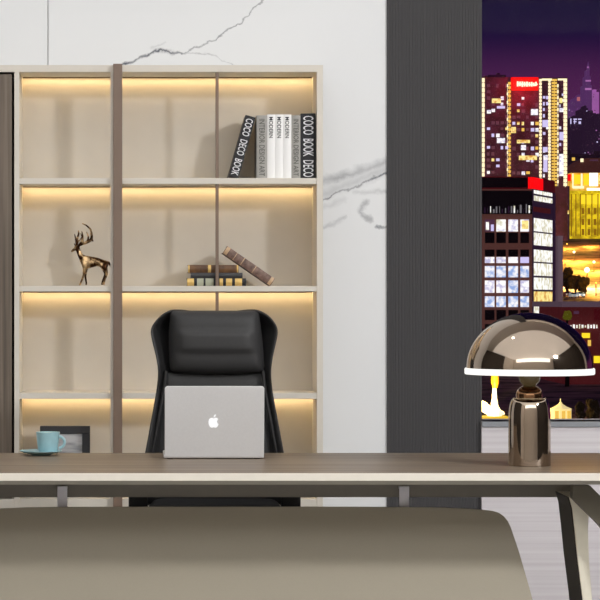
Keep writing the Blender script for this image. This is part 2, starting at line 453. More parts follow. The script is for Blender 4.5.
# sloping book
ang = math.atan(.69)
t = flat_book(lX(212), lX(270), zs, zs + 8.6 / HP, M['bookpink'], 'brown book sloping down to the right, propped on the flat stack on the second shelf',
              [(212.6, 216.4, M['gold2']), (266, 269.4, M['gold2']), (233, 233.8, M['gold2']), (247, 247.8, M['gold2']), (224, 224.7, M['gold2'])], pages=M['pages_dark'])
piv = Vector((lX(270.2), YL, zs))
T = Matrix.Translation(piv) @ Matrix.Rotation(ang, 4, 'Y') @ Matrix.Translation(-Vector((lX(270), YL, zs)))
for ch in t.children: ch.data.transform(Matrix.Translation(-t.location) @ T @ Matrix.Translation(t.location))

# ---- deer figure
YD = 9.975; ds = YD / F
def dP(px, py, dy=0): return Vector((wx(px, YD), YD + dy, wz(py, YD)))
def skin(name, pts, edges, rootv, m, parent, levels=2):
    o0 = root_of(parent).location
    me = bpy.data.meshes.new(name)
    me.from_pydata([tuple(p[0] - o0) for p in pts], edges, [])
    o = bpy.data.objects.new(name, me); C.objects.link(o); o.parent = parent
    s = o.modifiers.new('s', 'SKIN'); sd = o.modifiers.new('d', 'SUBSURF'); sd.levels = levels; sd.render_levels = levels
    if not me.skin_vertices: me.skin_vertices.new(name='')
    for i, p in enumerate(pts):
        sv = me.skin_vertices[0].data[i]; r = p[1]
        sv.radius = (r, r) if not isinstance(r, tuple) else r
        sv.use_root = (i == rootv); sv.use_loose = False
    me.materials.append(m)
    bpy.context.view_layer.update()
    bake_mods(o)
    o.data.polygons.foreach_set('use_smooth', [True] * len(o.data.polygons))
    if not o.data.materials: o.data.materials.append(m)
    return o
zd = SZ[1] + .0005
dy_floor = HY - (zd - CZ) * F / YD      # pixel row of the shelf top at this depth
def dq(px, py, dy=0): return dP(px, py + (dy_floor - 286.0), dy)
deer = thing('deer_figurine', (wx(95, YD), YD, zd), 'antique gold stag figurine with tall antlers standing on the second shelf', 'figurine')
u = ds
pts = [(dq(105.5, 262.5), 4.6 * u), (dq(99, 262), 4.3 * u), (dq(92, 261.5), 4.9 * u), (dq(85.5, 262), 5.2 * u),        # 0-3 rump..chest
       (dq(81, 257), 3.1 * u), (dq(78.6, 251.5), 2.3 * u), (dq(77, 247.6), 2.3 * u), (dq(73.6, 249.8), 1.6 * u), (dq(71.2, 251.8), 1.0 * u),  # neck, head, muzzle
       (dq(85.0, 267.5, -.011), 2.2 * u), (dq(83.6, 275.5, -.012), 1.15 * u), (dq(80.6, 283.5, -.012), .95 * u), (dq(79.4, 285.2, -.012), 1.1 * u),
       (dq(85.8, 268, .011), 2.2 * u), (dq(85.2, 276, .012), 1.15 * u), (dq(86.4, 283.6, .012), .95 * u), (dq(86.0, 285.2, .012), 1.15 * u),
       (dq(104.6, 268, -.011), 2.9 * u), (dq(107.2, 273.6, -.012), 1.4 * u), (dq(104.6, 280, -.012), 1.05 * u), (dq(103.6, 285, -.012), 1.3 * u),
       (dq(104.0, 268, .011), 2.9 * u), (dq(105.6, 274, .012), 1.4 * u), (dq(103.0, 280, .012), 1.05 * u), (dq(102.0, 285, .012), 1.3 * u),
       (dq(109.0, 262.4), 1.2 * u), (dq(110.4, 266.5), .7 * u),
       (dq(79.0, 246.6, -.008), .8 * u), (dq(80.6, 244.8, -.015), .45 * u), (dq(75.4, 245.4, .006), .8 * u), (dq(74.0, 243.2, .012), .4 * u)]
edges = [(0, 1), (1, 2), (2, 3), (3, 4), (4, 5), (5, 6), (6, 7), (7, 8), (3, 9), (9, 10), (10, 11), (11, 12), (3, 13), (13, 14), (14, 15), (15, 16),
         (0, 17), (17, 18), (18, 19), (19, 20), (0, 21), (21, 22), (22, 23), (23, 24), (0, 25), (25, 26), (6, 27), (27, 28), (6, 29), (29, 30)]
skin('body', pts, edges, 2, M['deer'], deer)
for sgn in (-1, 1):
    k = .011 * sgn
    if sgn < 0:
        A = [((77.6, 246), 1), ((82, 243.6), 1.15), ((88, 242.4), 1.1), ((91.4, 239), 1), ((92.4, 234.5), .9), ((90.4, 229), .75), ((86.5, 225.4), .6), ((82, 223.4), .35),
             ((83, 236.5), .6), ((81.8, 231), .3), ((88.4, 236.5), .6), ((86.6, 231.6), .3), ((90, 233), .5), ((93.5, 241.5), .35)]
        E = [(0, 1), (1, 2), (2, 3), (3, 4), (4, 5), (5, 6), (6, 7), (1, 8), (8, 9), (2, 10), (10, 11), (4, 12), (3, 13)]
    else:
        A = [((76.8, 246), 1), ((76.6, 242), 1), ((77.4, 237.5), .9), ((78.8, 233.5), .7), ((78.2, 230), .35), ((75.2, 237), .5), ((74.6, 233.6), .3), ((79.8, 240), .55), ((82, 237), .45), ((80.6, 233), .3)]
        E = [(0, 1), (1, 2), (2, 3), (3, 4), (1, 5), (5, 6), (1, 7), (7, 8), (8, 9)]
    pp = []
    for (q, r) in A:
        f = max(0, (246 - q[1]) / 20)
        pp.append((dq(q[0], q[1], k * (.35 + f)), r * u * 1.45))
    skin('antler', pp, E, 0, M['deer'], deer, 1)

# ---- photo frame on the low shelf
YP = 9.99
pf = thing('photo_frame', (wx(65, YP), YP, SZ[3]), 'charcoal photo frame with a grey abstract print behind the teal cup', 'photo frame')
fx0, fx1, fz0, fz1 = wx(40, YP), wx(90, YP), SZ[3] + .0005, wz(426, YP)
bm = bmesh.new(); fw = .034
for a in ((fx0, fx1, fz1 - fw, fz1), (fx0, fx1, fz0, fz0 + fw), (fx0, fx0 + fw, fz0 + fw, fz1 - fw), (fx1 - fw, fx1, fz0 + fw, fz1 - fw)):
    box(bm, a[0], a[1], YP, YP + .02, a[2], a[3], bev=.0015, seg=1)
obj('frame', bm, M['framedark'], pf)
obj('print', bx(fx0 + fw, fx1 - fw, YP + .008, YP + .012, fz0 + fw, fz1 - fw), M['print'], pf)
obj('back_board', bx(fx0 + .004, fx1 - .004, YP + .0125, YP + .019, fz0 + .004, fz1 - .004), M['framedark'], pf)
bm = bmesh.new(); xc = (fx0 + fx1) / 2
prism(bm, [Vector((xc - .02, YP + .019, fz0 + .2)), Vector((xc - .02, YP + .022, fz0 + .2)), Vector((xc - .02, YP + .085, fz0)), Vector((xc - .02, YP + .08, fz0))], (.04, 0, 0))
obj('easel_back', bm, M['framedark'], pf)

# ------------------------------------------------------------------ desk
DF, DB, DT = 7.6, 8.6, CZ - 173 * 7.6 / F
DX = wx(233, DF); DXL, DXR = DX - 1.72, DX + 1.72
desk = thing('executive_desk', (DX, 8.1, 0), 'long walnut-topped executive desk with a cream front edge and beige front panel', 'desk')
DTH = .0262
obj('desktop', bx(DXL + .001, DXR - .001, DF + .004, DB - .001, DT - DTH + .001, DT, bev=.001, seg=1), M['desktop'], desk)
bm = bmesh.new()
zz = DT - .0008
box(bm, DXL - .002, DXR + .002, DF, DF + .004, DT - DTH, zz, bev=.001, seg=1)
box(bm, DXL - .002, DXL + .001, DF, DB, DT - DTH, zz); box(bm, DXR - .001, DXR + .002, DF, DB, DT - DTH, zz); box(bm, DXL, DXR, DB - .001, DB + .002, DT - DTH, zz)
obj('edge_band', bm, M['creamedge'], desk, label='cream edge band')
# tapered underside
bm = bmesh.new()
prism(bm, [Vector((DXL + .01, DF + .006, DT - DTH)), Vector((DXL + .01, DB - .012, DT - DTH)), Vector((DXL + .01, DB - .10, DT - DTH - .016)), Vector((DXL + .01, DF + .022, DT - DTH - .014))], (DXR - DXL - .02, 0, 0))
obj('under_board', bm, mat('under_board_taupe', (150, 145, 134), .5, vary=.02), desk)
# apron beam
YA = 8.165
zb0, zb1 = wz(497.3, YA), DT - DTH - .012
xbeam = wx(573.5, YA)
xbl = 2 * DX - xbeam
bm = bmesh.new(); box(bm, xbl, xbeam, YA, YA + .05, zb0, zb1, bev=.003); obj('apron_beam', bm, M['beam'], desk)
bm = bmesh.new(); box(bm, xbl, xbeam, 8.47, 8.52, zb0 + .03, zb1, bev=.003); obj('apron_beam', bm, M['beam'], desk)
# brackets and modesty panel
YM = 8.12
for p in (62.3, 404.3):
    bm = bmesh.new(); x = wx(p, 8.142); hw = .0178
    box(bm, x - hw, x + hw, 8.142, 8.15, wz(509.5, 8.142), wz(486.5, 8.142), bev=.001, seg=1)
    box(bm, x - hw, x + hw, 8.15, 8.17, wz(489, 8.142), wz(486.5, 8.142))
    obj('bracket', bm, M['bracket'], desk)
# outline of the panel: trapezoid with rounded upper corners, flat top
def panel_outline():
    R = [(233, 507), (300, 507), (380, 507.2), (440, 507.8), (470, 509), (485, 510.2), (493, 511.2), (499, 513), (503.5, 516), (507, 520.5), (509.5, 526), (512.5, 536), (517, 552), (521.5, 571), (525, 586), (528, 600), (532, 622), (535, 650), (536, 672)]
    return R
R = panel_outline()
cols = 60
rows = []
# for each row height build a spread of points between left and right edge
def halfwidth(py):
    best = None
    for (x0_, y0_), (x1_, y1_) in zip(R, R[1:]):
        if y0_ <= py <= y1_: 
            t_ = 0 if y1_ == y0_ else (py - y0_) / (y1_ - y0_)
            best = x0_ + (x1_ - x0_) * t_
    return (best or R[-1][0]) - 233
pyl = [507.05, 507.4, 507.8, 508.4, 509, 510.2, 511.2, 512, 513, 514.4, 516, 518, 520.5, 523, 526, 531, 536, 544, 552, 561, 571, 586, 600, 622, 650, 672]
bm = bmesh.new(); grid = []
for py in pyl:
    hwp = halfwidth(py); row = []
    z = wz(py, YM)
    f = min(1, max(0, (py - 507) / 165.0))
    for i in range(cols + 1):
        s = -1 + 2 * i / cols
        yy = YM - .23 * f ** 1.1
        row.append(bm.verts.new((DX * YM / DF * 0 + wx(233 + hwp * s, YM), yy, z)))
    grid.append(row)
for A, B in zip(grid, grid[1:]):
    for i in range(cols): bm.faces.new((A[i], B[i], B[i + 1], A[i + 1]))
bmesh.ops.recalc_face_normals(bm, faces=bm.faces)
r = bmesh.ops.extrude_face_region(bm, geom=bm.faces[:])
bmesh.ops.translate(bm, verts=[g_ for g_ in r['geom'] if isinstance(g_, bmesh.types.BMVert)], vec=(0, .02, 0))
bmesh.ops.recalc_face_normals(bm, faces=bm.faces)
obj('modesty_panel', bm, M['modesty'], desk, smooth=35, label='beige front panel with rounded upper corners')
# legs (mirror pairs)
def mirx(x): return 2 * DX - x
def strip_leg(front_pts, yf, depth, mirrored):
    bm = bmesh.new()
    pp = [Vector((wx(a, yf), yf, wz(b, yf))) for a, b in front_pts]
    if mirrored: pp = [Vector((mirx(p.x), p.y, p.z)) for p in pp]
    prism(bm, pp, (0, depth, 0)); return bm
FL = 1.32 * F / 7.9 + 300   # pixel row of the floor near the front leg
frontleg = [(573.3, 485.5), (573.3, 499), (600, 525.5), (616, 546), (634, 600), (650, wz(0, 1) * 0 + 682), (668, 682), (654, 600), (637, 542), (622, 518), (590, 485.5)]
rearleg = [(553, 497.3), (587, 497.3), (588, 512), (589.5, 530), (592, 560), (595, 600), (600, 655), (588, 655), (582, 600), (576.5, 560), (572, 530), (569, 508), (565, 500)]
for mir in (False, True):
    bm = strip_leg([(a, 300 + (b - 300)) for a, b in frontleg], 7.8, .06, mir)
    zmin = min(v.co.z for v in bm.verts)
    for v in bm.verts:
        if abs(v.co.z - zmin) < 1e-5: v.co.z = 0
    obj('leg', bm, M['legolive'], desk, smooth=30, label='dark olive sloping front leg')
    # deep rear leg: cream front face, dark inner face
    yr = 7.9
    bm = bmesh.new()
    cl = [(569.5, 497.5), (572.5, 508), (575, 530), (578, 560), (583, 600), (592, 665)]
    cr_ = [(590, 497.5), (589, 508), (588, 530), (589, 560), (592, 600), (598, 665)]
    A = [Vector((wx(a, yr), yr, wz(b, yr))) for a, b in cl]; B = [Vector((wx(a, yr), yr, wz(b, yr))) for a, b in cr_]
    A[-1].z = B[-1].z = 0
    poly = A + B[::-1]
    if mir: poly = [Vector((mirx(p.x), p.y, p.z)) for p in poly]
    prism(bm, poly, (0, .25, 0))
    lg = obj('leg', bm, M['legcream'], desk, smooth=30, label='cream rear leg with a dark inner face')
    bm = bmesh.new()
    ins = [Vector((p.x, yr + .012, p.z)) for p in A]; out = [Vector((p.x, yr + .249, p.z)) for p in A]
    if mir: ins = [Vector((mirx(p.x), p.y, p.z)) for p in ins]; out = [Vector((mirx(p.x), p.y, p.z)) for p in out]
    sx = 1 if mir else -1
    th = .004 * sx
    for (a0, b0), (a1, b1) in zip(zip(ins, out), list(zip(ins, out))[1:]):
        prism(bm, [a0, b0, b1, a1], (th, 0, 0))
    obj('inner_face', bm, M['legdark'], lg, smooth=30)

# ------------------------------------------------------------------ office chair
YC = 8.95
ch = thing('office_chair', (wx(214, YC), YC, 0), 'black leather high-back office chair with winged headrest behind the desk', 'chair')
def grid_surface(rows, name, m, thick, sub=2, smooth=60):
    bm = bmesh.new(); G = [[bm.verts.new(p) for p in r_] for r_ in rows]
    for A, B in zip(G, G[1:]):
        for i in range(len(A) - 1): bm.faces.new((A[i], B[i], B[i + 1], A[i + 1]))
    bmesh.ops.recalc_face_normals(bm, faces=bm.faces)
    o = obj(name, bm, m, ch, smooth=0)
    if thick:
        s = o.modifiers.new('s', 'SOLIDIFY'); s.thickness = thick; s.offset = 0
    d_ = o.modifiers.new('d', 'SUBSURF'); d_.levels = sub; d_.render_levels = sub
    bpy.context.view_layer.update(); bake_mods(o)
    o.data.polygons.foreach_set('use_smooth', [True] * len(o.data.polygons))
    if not o.data.materials: o.data.materials.append(m)
    return o
SH = [(310.5, 174, 254), (312, 167, 262), (316, 160.5, 269), (322, 154.5, 274.5), (329, 150.3, 278.4), (336, 151, 277.6), (346, 153.4, 275.2), (358, 156.4, 272.4), (371, 158.6, 270.6), (385, 157.4, 271.6), (400, 154.8, 274), (420, 151, 278), (440, 147.4, 281.6), (460, 143.5, 285.4), (485, 139, 290), (505, 140, 289)]
def chair_rows(inset=0.0, dy=0.0):
    rows_ = []
    for py, a, b in SH:
        r_ = []
        c = (a + b) / 2; hw = (b - a) / 2 - inset
        for i in range(17):
            s = -1 + 2 * i / 16
            wing = max(0, abs(s) - .62) / .38
            amt = .12 if py < 372 else .09
            yy = YC + .06 - amt * wing ** 1.3 + dy + (py - 310) * -.0004
            r_.append(Vector((wx(c + hw * s, yy), yy, wz(py, yy))))
        rows_.append(r_)
    return rows_
grid_surface(chair_rows(), 'back_shell', M['shell'], .016)
def cushion(name, xs, rowspec, yfront, m, exp=3.2, puff=.05, band=None):
    """closed padded cushion: front bulges to -Y; rowspec = list of (py, xl, xr)"""
    rows_f = []; n = 24
    tot = len(rowspec)
    for j, (py, a, b) in enumerate(rowspec):
        v = -1 + 2 * j / (tot - 1); r_ = []
        for i in range(n + 1):
            s = -1 + 2 * i / n
            e = max(0, (1 - abs(s) ** 5)) ** .5 * max(0, (1 - abs(v) ** 5)) ** .5
            yy = yfront + puff * (1 - e)
            sag = 0
            if band:
                q = max(0, 1 - abs((py - band[0]) / band[1]) ** 6) * max(0, 1 - abs(s / .84) ** 10)
                yy -= .013 * q
            pyy = py + (band[2] * (1 - s * s) * (j / (tot - 1)) ** 3 if band else 0)
            px = (a + b) / 2 + (b - a) / 2 * s
            r_.append(Vector((wx(px, yfront), yy, wz(pyy, yfront))))
        rows_f.append(r_)
    bm = bmesh.new()
    G = [[bm.verts.new(p) for p in r_] for r_ in rows_f]
    B = [[bm.verts.new(Vector((p.x, yfront + puff + .03, p.z))) for p in r_] for r_ in rows_f]
    for Q, fl in ((G, 0), (B, 1)):
        for A_, B_ in zip(Q, Q[1:]):
            for i in range(n): bm.faces.new((A_[i], B_[i], B_[i + 1], A_[i + 1]))
    for j in range(tot - 1):
        for i in (0, n): bm.faces.new((G[j][i], G[j + 1][i], B[j + 1][i], B[j][i]))
    for i in range(n):
        for j in (0, tot - 1): bm.faces.new((G[j][i], G[j][i + 1], B[j][i + 1], B[j][i]))
    bmesh.ops.recalc_face_normals(bm, faces=bm.faces)
    return obj(name, bm, m, ch, smooth=50)
hr = [(310.8 + 62 * j / 24, 170.5 - 1.5 * math.sin(math.pi * j / 24) + (1.5 if j in (0, 24) else 0), 259.5 + 5.5 * math.sin(math.pi * .5 * j / 24)) for j in range(25)]
cushion('headrest', None, hr, 8.845, M['leather2'], puff=.055, band=(341.5, 11, 2.0))
bkr = [(373 + 112 * j / 24, 161.5 - 8 * (j / 24), 268 + 8 * (j / 24)) for j in range(25)]
cushion('backrest', None, bkr, 8.895, M['leather'], puff=.02)
for sg in (0, 1):      # side piping along the shell
    bm = bmesh.new(); pl = []
    for py, a, b in SH[8:]:
        yy = 8.885
        pl.append((wx((a + 7.5) if sg == 0 else (b - 7.5), yy), yy, wz(py, yy)))
    tube(bm, pl, .0075, 8); obj('side_rail', bm, M['shell'], ch, smooth=60)
zs_ = .53
bm = bmesh.new(); box(bm, wx(149, 8.9), wx(280, 8.9), 8.66, 9.06, .45, .548, bev=.035, seg=4); obj('seat', bm, M['leather'], ch, smooth=60)
for p0, p1 in ((127.5, 149), (280, 301.5)):
    bm = bmesh.new(); xa_, xb_ = wx(p0, 8.85), wx(p1, 8.85)
    xm = (xa_ + xb_) / 2
    box(bm, xa_ + .004, xb_ - .004, 8.83, 8.89, .47, .655, bev=.008)
    box(bm, min(xm, wx(165, 8.85)) if p0 < 200 else wx(264, 8.85), max(xm, wx(165, 8.85)) if p0 < 200 else xm, 8.83, 8.89, .452, .482, bev=.006)
    a = obj('armrest', bm, M['shell'], ch, smooth=40)
    obj('arm_pad', bx(xa_, xb_, 8.72, 9.0, .655, .68, bev=.01), M['leather'], a, smooth=40)
bm = bmesh.new(); cx = wx(214, YC)
lathe(bm, [(0, .12), (.03, .12), (.03, .3), (.02, .3), (.02, .455), (0, .455)], (cx, YC - .09, 0), 20); obj('gas_lift', bm, M['shell'], ch, smooth=40)
for k in range(5):
    a = math.radians(90 + 72 * k); dv = Vector((math.cos(a), math.sin(a), 0)); c0 = Vector((cx, YC - .09, 0))
    bm = bmesh.new(); tube(bm, [c0 + Vector((0, 0, .13)), c0 + dv * .15 + Vector((0, 0, .115)), c0 + dv * .29 + Vector((0, 0, .075))], [.028, .022, .016], 8)
    lg = obj('base_leg', bm, M['shell'], ch, smooth=50)
    bm = bmesh.new(); q = c0 + dv * .29; tv = Vector((-dv.y, dv.x, 0))
    tube(bm, [q + tv * -.022 + Vector((0, 0, .03)), q + tv * .022 + Vector((0, 0, .03))], .03, 16); obj('caster', bm, M['shell'], lg, smooth=40)

# ------------------------------------------------------------------ laptop
YLP = 8.27
def pX(p): return wx(p, YLP)
lt = thing('laptop', (pX(213.5), YLP + .1, DT), 'open silver laptop on the desk with its lit logo lid facing out', 'laptop')
bm = bmesh.new(); box(bm, pX(163.4), pX(264), YLP, YLP + .25, DT + .003, DT + .016, bev=.004, seg=3); obj('base', bm, M['silver'], lt, smooth=40)
for fx in (pX(170), pX(257)):
    for fy in (YLP + .02, YLP + .23): obj('rubber_foot', bx(fx - .01, fx + .01, fy - .01, fy + .01, DT, DT + .004), M['dark'], lt)
# lid: rounded rectangle, leaning slightly towards the camera
def rrect(w_, h_, r_, n=6):
    o_ = []
    for cx_, cy_, a0 in ((w_ / 2 - r_, h_ - r_, 0), (-w_ / 2 + r_, h_ - r_, 90), (-w_ / 2 + r_ * .5, r_ * .5, 180), (w_ / 2 - r_ * .5, r_ * .5, 270)):
        rr = r_ if cy_ > h_ / 2 else r_ * .5
        for i in range(n + 1):
            a = math.radians(a0 + 90 * i / n); o_.append((cx_ + rr * math.cos(a), cy_ + rr * math.sin(a)))
    return o_
LW, LH = pX(264) - pX(164.6), .2585
tl = math.radians(7)
def lid_pt(x, y, off):   # off = towards the camera
    b_ = Vector((pX(214.3), YLP + .006, DT + .0075))
    return b_ + Vector((x, -y * math.sin(tl) - off * math.cos(tl), y * math.cos(tl) - off * math.sin(tl)))
bm = bmesh.new(); prism(bm, [lid_pt(x, y, .007) for x, y in rrect(LW, LH, .011)], lid_pt(0, 0, 0) - lid_pt(0, 0, .007))
es = [e for e in bm.edges if all(abs((v.co - lid_pt(0, 0, .007)).dot(Vector((0, math.cos(tl), math.sin(tl))))) < 1e-5 for v in e.verts)]
bmesh.ops.bevel(bm, geom=es, offset=.0025, segments=3, profile=.5, affect='EDGES')
lid = obj('lid', bm, M['silver'], lt)
bm = bmesh.new(); prism(bm, [lid_pt(x * .97, .012 + y * .93, -.0004) for x, y in rrect(LW, LH, .006)], lid_pt(0, 0, -.0008) - lid_pt(0, 0, 0)); obj('screen', bm, M['silverdark'], lid)
apple = [(.02, .37), (.12, .42), (.24, .44), (.35, .40), (.43, .33), (.44, .30), (.36, .23), (.31, .12), (.32, -.01), (.38, -.10), (.47, -.16), (.42, -.29), (.33, -.42), (.24, -.49), (.14, -.49), (.02, -.45), (-.1, -.49), (-.2, -.5), (-.3, -.44), (-.40, -.29), (-.46, -.1), (-.47, .1), (-.43, .27), (-.34, .38), (-.22, .43), (-.1, .41)]
leaf = [(.0, .47), (.02, .6), (.09, .71), (.22, .78), (.21, .65), (.13, .53)]
for_s = .0385
bm = bmesh.new()
for poly in (apple, leaf):
    prism(bm, [lid_pt(pX(213.4) - pX(214.3) + x * for_s, .127 + y * for_s, .0078) for x, y in poly], lid_pt(0, 0, 0) - lid_pt(0, 0, .0006))
bmesh.ops.triangulate(bm, faces=bm.faces[:])
obj('logo', bm, M['logo'], lid, label='lit white logo')

# ------------------------------------------------------------------ cup and saucer
YS = 8.47
sc_ = F / YS
sx_ = wx(41, YS)
bm = bmesh.new(); R_ = 21.3 / sc_
lathe(bm, [(0, .002), (.03, .0), (.034, .0), (.036, .003), (R_ * .8, .009), (R_, .0155), (R_, .0175), (R_ * .8, .0125), (.036, .007), (0, .006)], (sx_, YS, DT + .0005), 48)
sau = obj('saucer', bm, M['teal'], None, smooth=50); tag(sau, 'round teal saucer on the desk under the teal cup', 'saucer')
cup = thing('coffee_cup', (wx(48, YS), YS, DT + .009), 'teal coffee cup filled with pale coffee on the teal saucer', 'cup')
bm = bmesh.new(); c0 = (wx(48, YS), YS, DT + .0085); hcup = .0775
lathe(bm, [(0, .001), (.026, 0), (.032, .002), (.0365, .012), (.0402, .04), (.0442, hcup), (.0422, hcup), (.038, .04), (.0345, .013), (.028, .006), (0, .005)], c0, 48)
cb = obj('body', bm, M['teal'], cup, smooth=50)
bm = bmesh.new(); lathe(bm, [(0, hcup - .004), (.030, hcup - .0035), (.0415, hcup - .007), (.041, hcup - .012), (0, hcup - .012)], c0, 40); obj('coffee', bm, M['foam'], cup, smooth=50)
bm = bmesh.new()
hp = []
for i in range(11):
    a = math.radians(-80 + 160 * i / 10); hp.append((c0[0] + .037 + .026 * math.cos(a) * .95, YS - .012, c0[2] + .04 + .022 * math.sin(a)))
tube(bm, hp, .0055, 8); obj('handle', bm, M['teal'], cup, smooth=60)

# ------------------------------------------------------------------ lamp
YT = 7.945; ls = F / YT
LX = wx(529.5, YT)
lamp = thing('table_lamp', (LX, YT, DT), 'polished bronze mushroom table lamp with a glowing white rim on the desk', 'lamp')
def lz(py): return wz(py, YT) - DT
bm = bmesh.new(); zt = lz(398.5); rb = 21 / ls
prof = [(0, .0005), (rb - .001, .0005), (rb, .002)]
for i in range(9): prof.append((rb, .002 + (lz(420) - .002) * i / 8))
for i in range(1, 9):
    a = math.pi / 2 * i / 8
    prof.append((rb - .0165 * (1 - math.cos(a)), lz(420) + (zt - lz(420)) * math.sin(a)))
prof += [(rb - .020, zt), (rb - .021, zt - .008), (.0, zt - .010)]
lathe(bm, prof, (LX, YT, DT), 72); base = obj('base', bm, M['bronze'], lamp, smooth=30)
bm = bmesh.new(); rr = rb - .0165; lathe(bm, [(rr - .004, zt), (rr + .0005, zt - .001), (rr + .0005, zt + .0025), (rr - .004, zt + .0035)], (LX, YT, DT), 64, closed=True)
obj('collar_ring', bm, mat('pale_gold_ring', (236, 214, 176), .2, metal=.7), base, smooth=50)
bm = bmesh.new(); lathe(bm, [(0, zt - .009), (.046, zt - .009), (.047, zt + .012), (.044, zt + .026), (.036, zt + .036), (.026, zt + .042), (0, zt + .042)], (LX, YT, DT), 48); obj('socket', bm, M['bronze2'], lamp, smooth=40)
bm = bmesh.new(); lathe(bm, [(0, zt + .041), (.02, zt + .042), (.034, zt + .06), (.04, zt + .085), (.036, zt + .11), (.02, zt + .128), (0, zt + .134)], (LX, YT, DT), 32); obj('bulb', bm, M['bulb'], lamp, smooth=60)
zr0, zr1, ztop = lz(374.2), lz(368.0), lz(312.6)
bm = bmesh.new(); ro = 62.6 / ls; prof = []
n = 28
for i in range(n + 1):
    a = math.pi / 2 * i / n; prof.append((ro * math.cos(a) if i < n else 0, zr1 + (ztop - zr1) * math.sin(a)))
inner = [(max(0, r_ - .004) if i_ < n else 0, z_ - .004 if z_ > zr1 else z_) for i_, (r_, z_) in enumerate(prof)]
lathe(bm, prof + inner[::-1], (LX, YT, DT), 96); shade = obj('shade', bm, M['bronze'], lamp, smooth=40)
bm = bmesh.new(); r2 = 64.4 / ls
lathe(bm, [(r2 - .012, zr0), (r2 - .002, zr0), (r2, zr0 + .003), (r2, zr1 - .003), (r2 - .002, zr1), (r2 - .012, zr1)], (LX, YT, DT), 96, closed=True)
obj('glowing_rim', bm, M['rim'], shade, smooth=40)
bm = bmesh.new(); lathe(bm, [(.012, zt + .13), (.012, ztop - .004), (0, ztop - .004)], (LX, YT, DT), 16); obj('stem', bm, M['bronze2'], lamp, smooth=40)

# ------------------------------------------------------------------ the city beyond the window
E = {}
E['cream'] = emis('cream_facade_light', (255, 236, 190), 1.3)
E['gold'] = emis('gold_facade_light', (236, 190, 84), 1.1)
E['warm'] = mat('warm_window_light', (20, 20, 20), emit=1.1, ecol=(214, 150, 60), ec2=(255, 236, 150), scale=.8, lo=.38, hi=.55)
E['white'] = mat('white_window_light', (20, 20, 20), emit=1.15, ecol=(190, 186, 216), ec2=(255, 252, 250), scale=.8, lo=.38, hi=.55)
E['lilac'] = emis('lilac_window_light', (205, 196, 240), 1.1)
E['blue'] = mat('blue_white_window_light', (20, 20, 20), emit=1.05, ecol=(150, 176, 226), ec2=(252, 250, 252), scale=.9, lo=.4, hi=.6)
E['orange'] = emis('orange_window_light', (240, 150, 30), 1.1)
E['red'] = emis('red_sign_light', (232, 6, 8), 1.4)
E['yellow'] = emis('yellow_window_light', (250, 215, 40), 1.2)
E['pale'] = mat('pale_strip_window_light', (20, 20, 20), emit=1.15, ecol=(206, 200, 170), ec2=(255, 255, 250), scale=.7, lo=.4, hi=.55)
E['hot'] = emis('white_hot_glare', (255, 250, 228), 2.2)  # glare colour for the golden hall
E['pink'] = emis('pink_tower_light', (190, 120, 190), .8)
W = {}  # emission on walls and props stands in for city glow and floodlighting
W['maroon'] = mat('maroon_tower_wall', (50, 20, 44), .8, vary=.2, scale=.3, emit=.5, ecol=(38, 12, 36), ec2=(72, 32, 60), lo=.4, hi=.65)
W['purple'] = mat('purple_far_wall', (60, 34, 70), .8, c2=(92, 56, 100), scale=.05, emit=.9, ecol=(84, 48, 96))  # stronger emission also paints in the lilac skyline haze
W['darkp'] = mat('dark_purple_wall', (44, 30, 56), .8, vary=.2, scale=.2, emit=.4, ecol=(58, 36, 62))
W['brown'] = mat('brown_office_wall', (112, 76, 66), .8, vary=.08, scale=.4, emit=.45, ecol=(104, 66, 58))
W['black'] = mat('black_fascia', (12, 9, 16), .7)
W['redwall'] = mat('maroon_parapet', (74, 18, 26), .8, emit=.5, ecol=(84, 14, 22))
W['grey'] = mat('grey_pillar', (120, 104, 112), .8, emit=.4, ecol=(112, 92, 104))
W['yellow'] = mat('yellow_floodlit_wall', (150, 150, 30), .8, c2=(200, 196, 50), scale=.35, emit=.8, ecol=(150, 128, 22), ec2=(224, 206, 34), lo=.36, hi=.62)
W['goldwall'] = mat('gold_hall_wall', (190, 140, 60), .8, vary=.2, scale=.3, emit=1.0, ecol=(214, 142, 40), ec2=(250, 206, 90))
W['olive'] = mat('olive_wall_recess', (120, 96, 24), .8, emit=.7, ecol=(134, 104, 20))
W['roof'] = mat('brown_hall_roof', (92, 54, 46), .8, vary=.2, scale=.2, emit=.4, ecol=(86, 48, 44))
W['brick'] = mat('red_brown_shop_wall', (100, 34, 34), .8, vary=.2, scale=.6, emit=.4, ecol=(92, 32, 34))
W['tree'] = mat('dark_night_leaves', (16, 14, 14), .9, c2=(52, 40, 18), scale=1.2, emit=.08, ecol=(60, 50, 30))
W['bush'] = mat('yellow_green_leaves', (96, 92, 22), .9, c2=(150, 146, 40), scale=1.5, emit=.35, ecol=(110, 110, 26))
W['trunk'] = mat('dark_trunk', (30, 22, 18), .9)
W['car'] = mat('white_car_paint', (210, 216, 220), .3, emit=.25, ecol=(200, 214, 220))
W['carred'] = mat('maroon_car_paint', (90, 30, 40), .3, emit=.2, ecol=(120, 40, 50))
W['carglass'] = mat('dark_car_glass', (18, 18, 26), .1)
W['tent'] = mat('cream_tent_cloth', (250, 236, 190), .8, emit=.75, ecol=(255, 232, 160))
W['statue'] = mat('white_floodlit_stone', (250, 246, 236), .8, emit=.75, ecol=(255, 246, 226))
W['pole'] = mat('amber_lit_pole', (226, 150, 40), .5, emit=.8, ecol=(240, 160, 30))

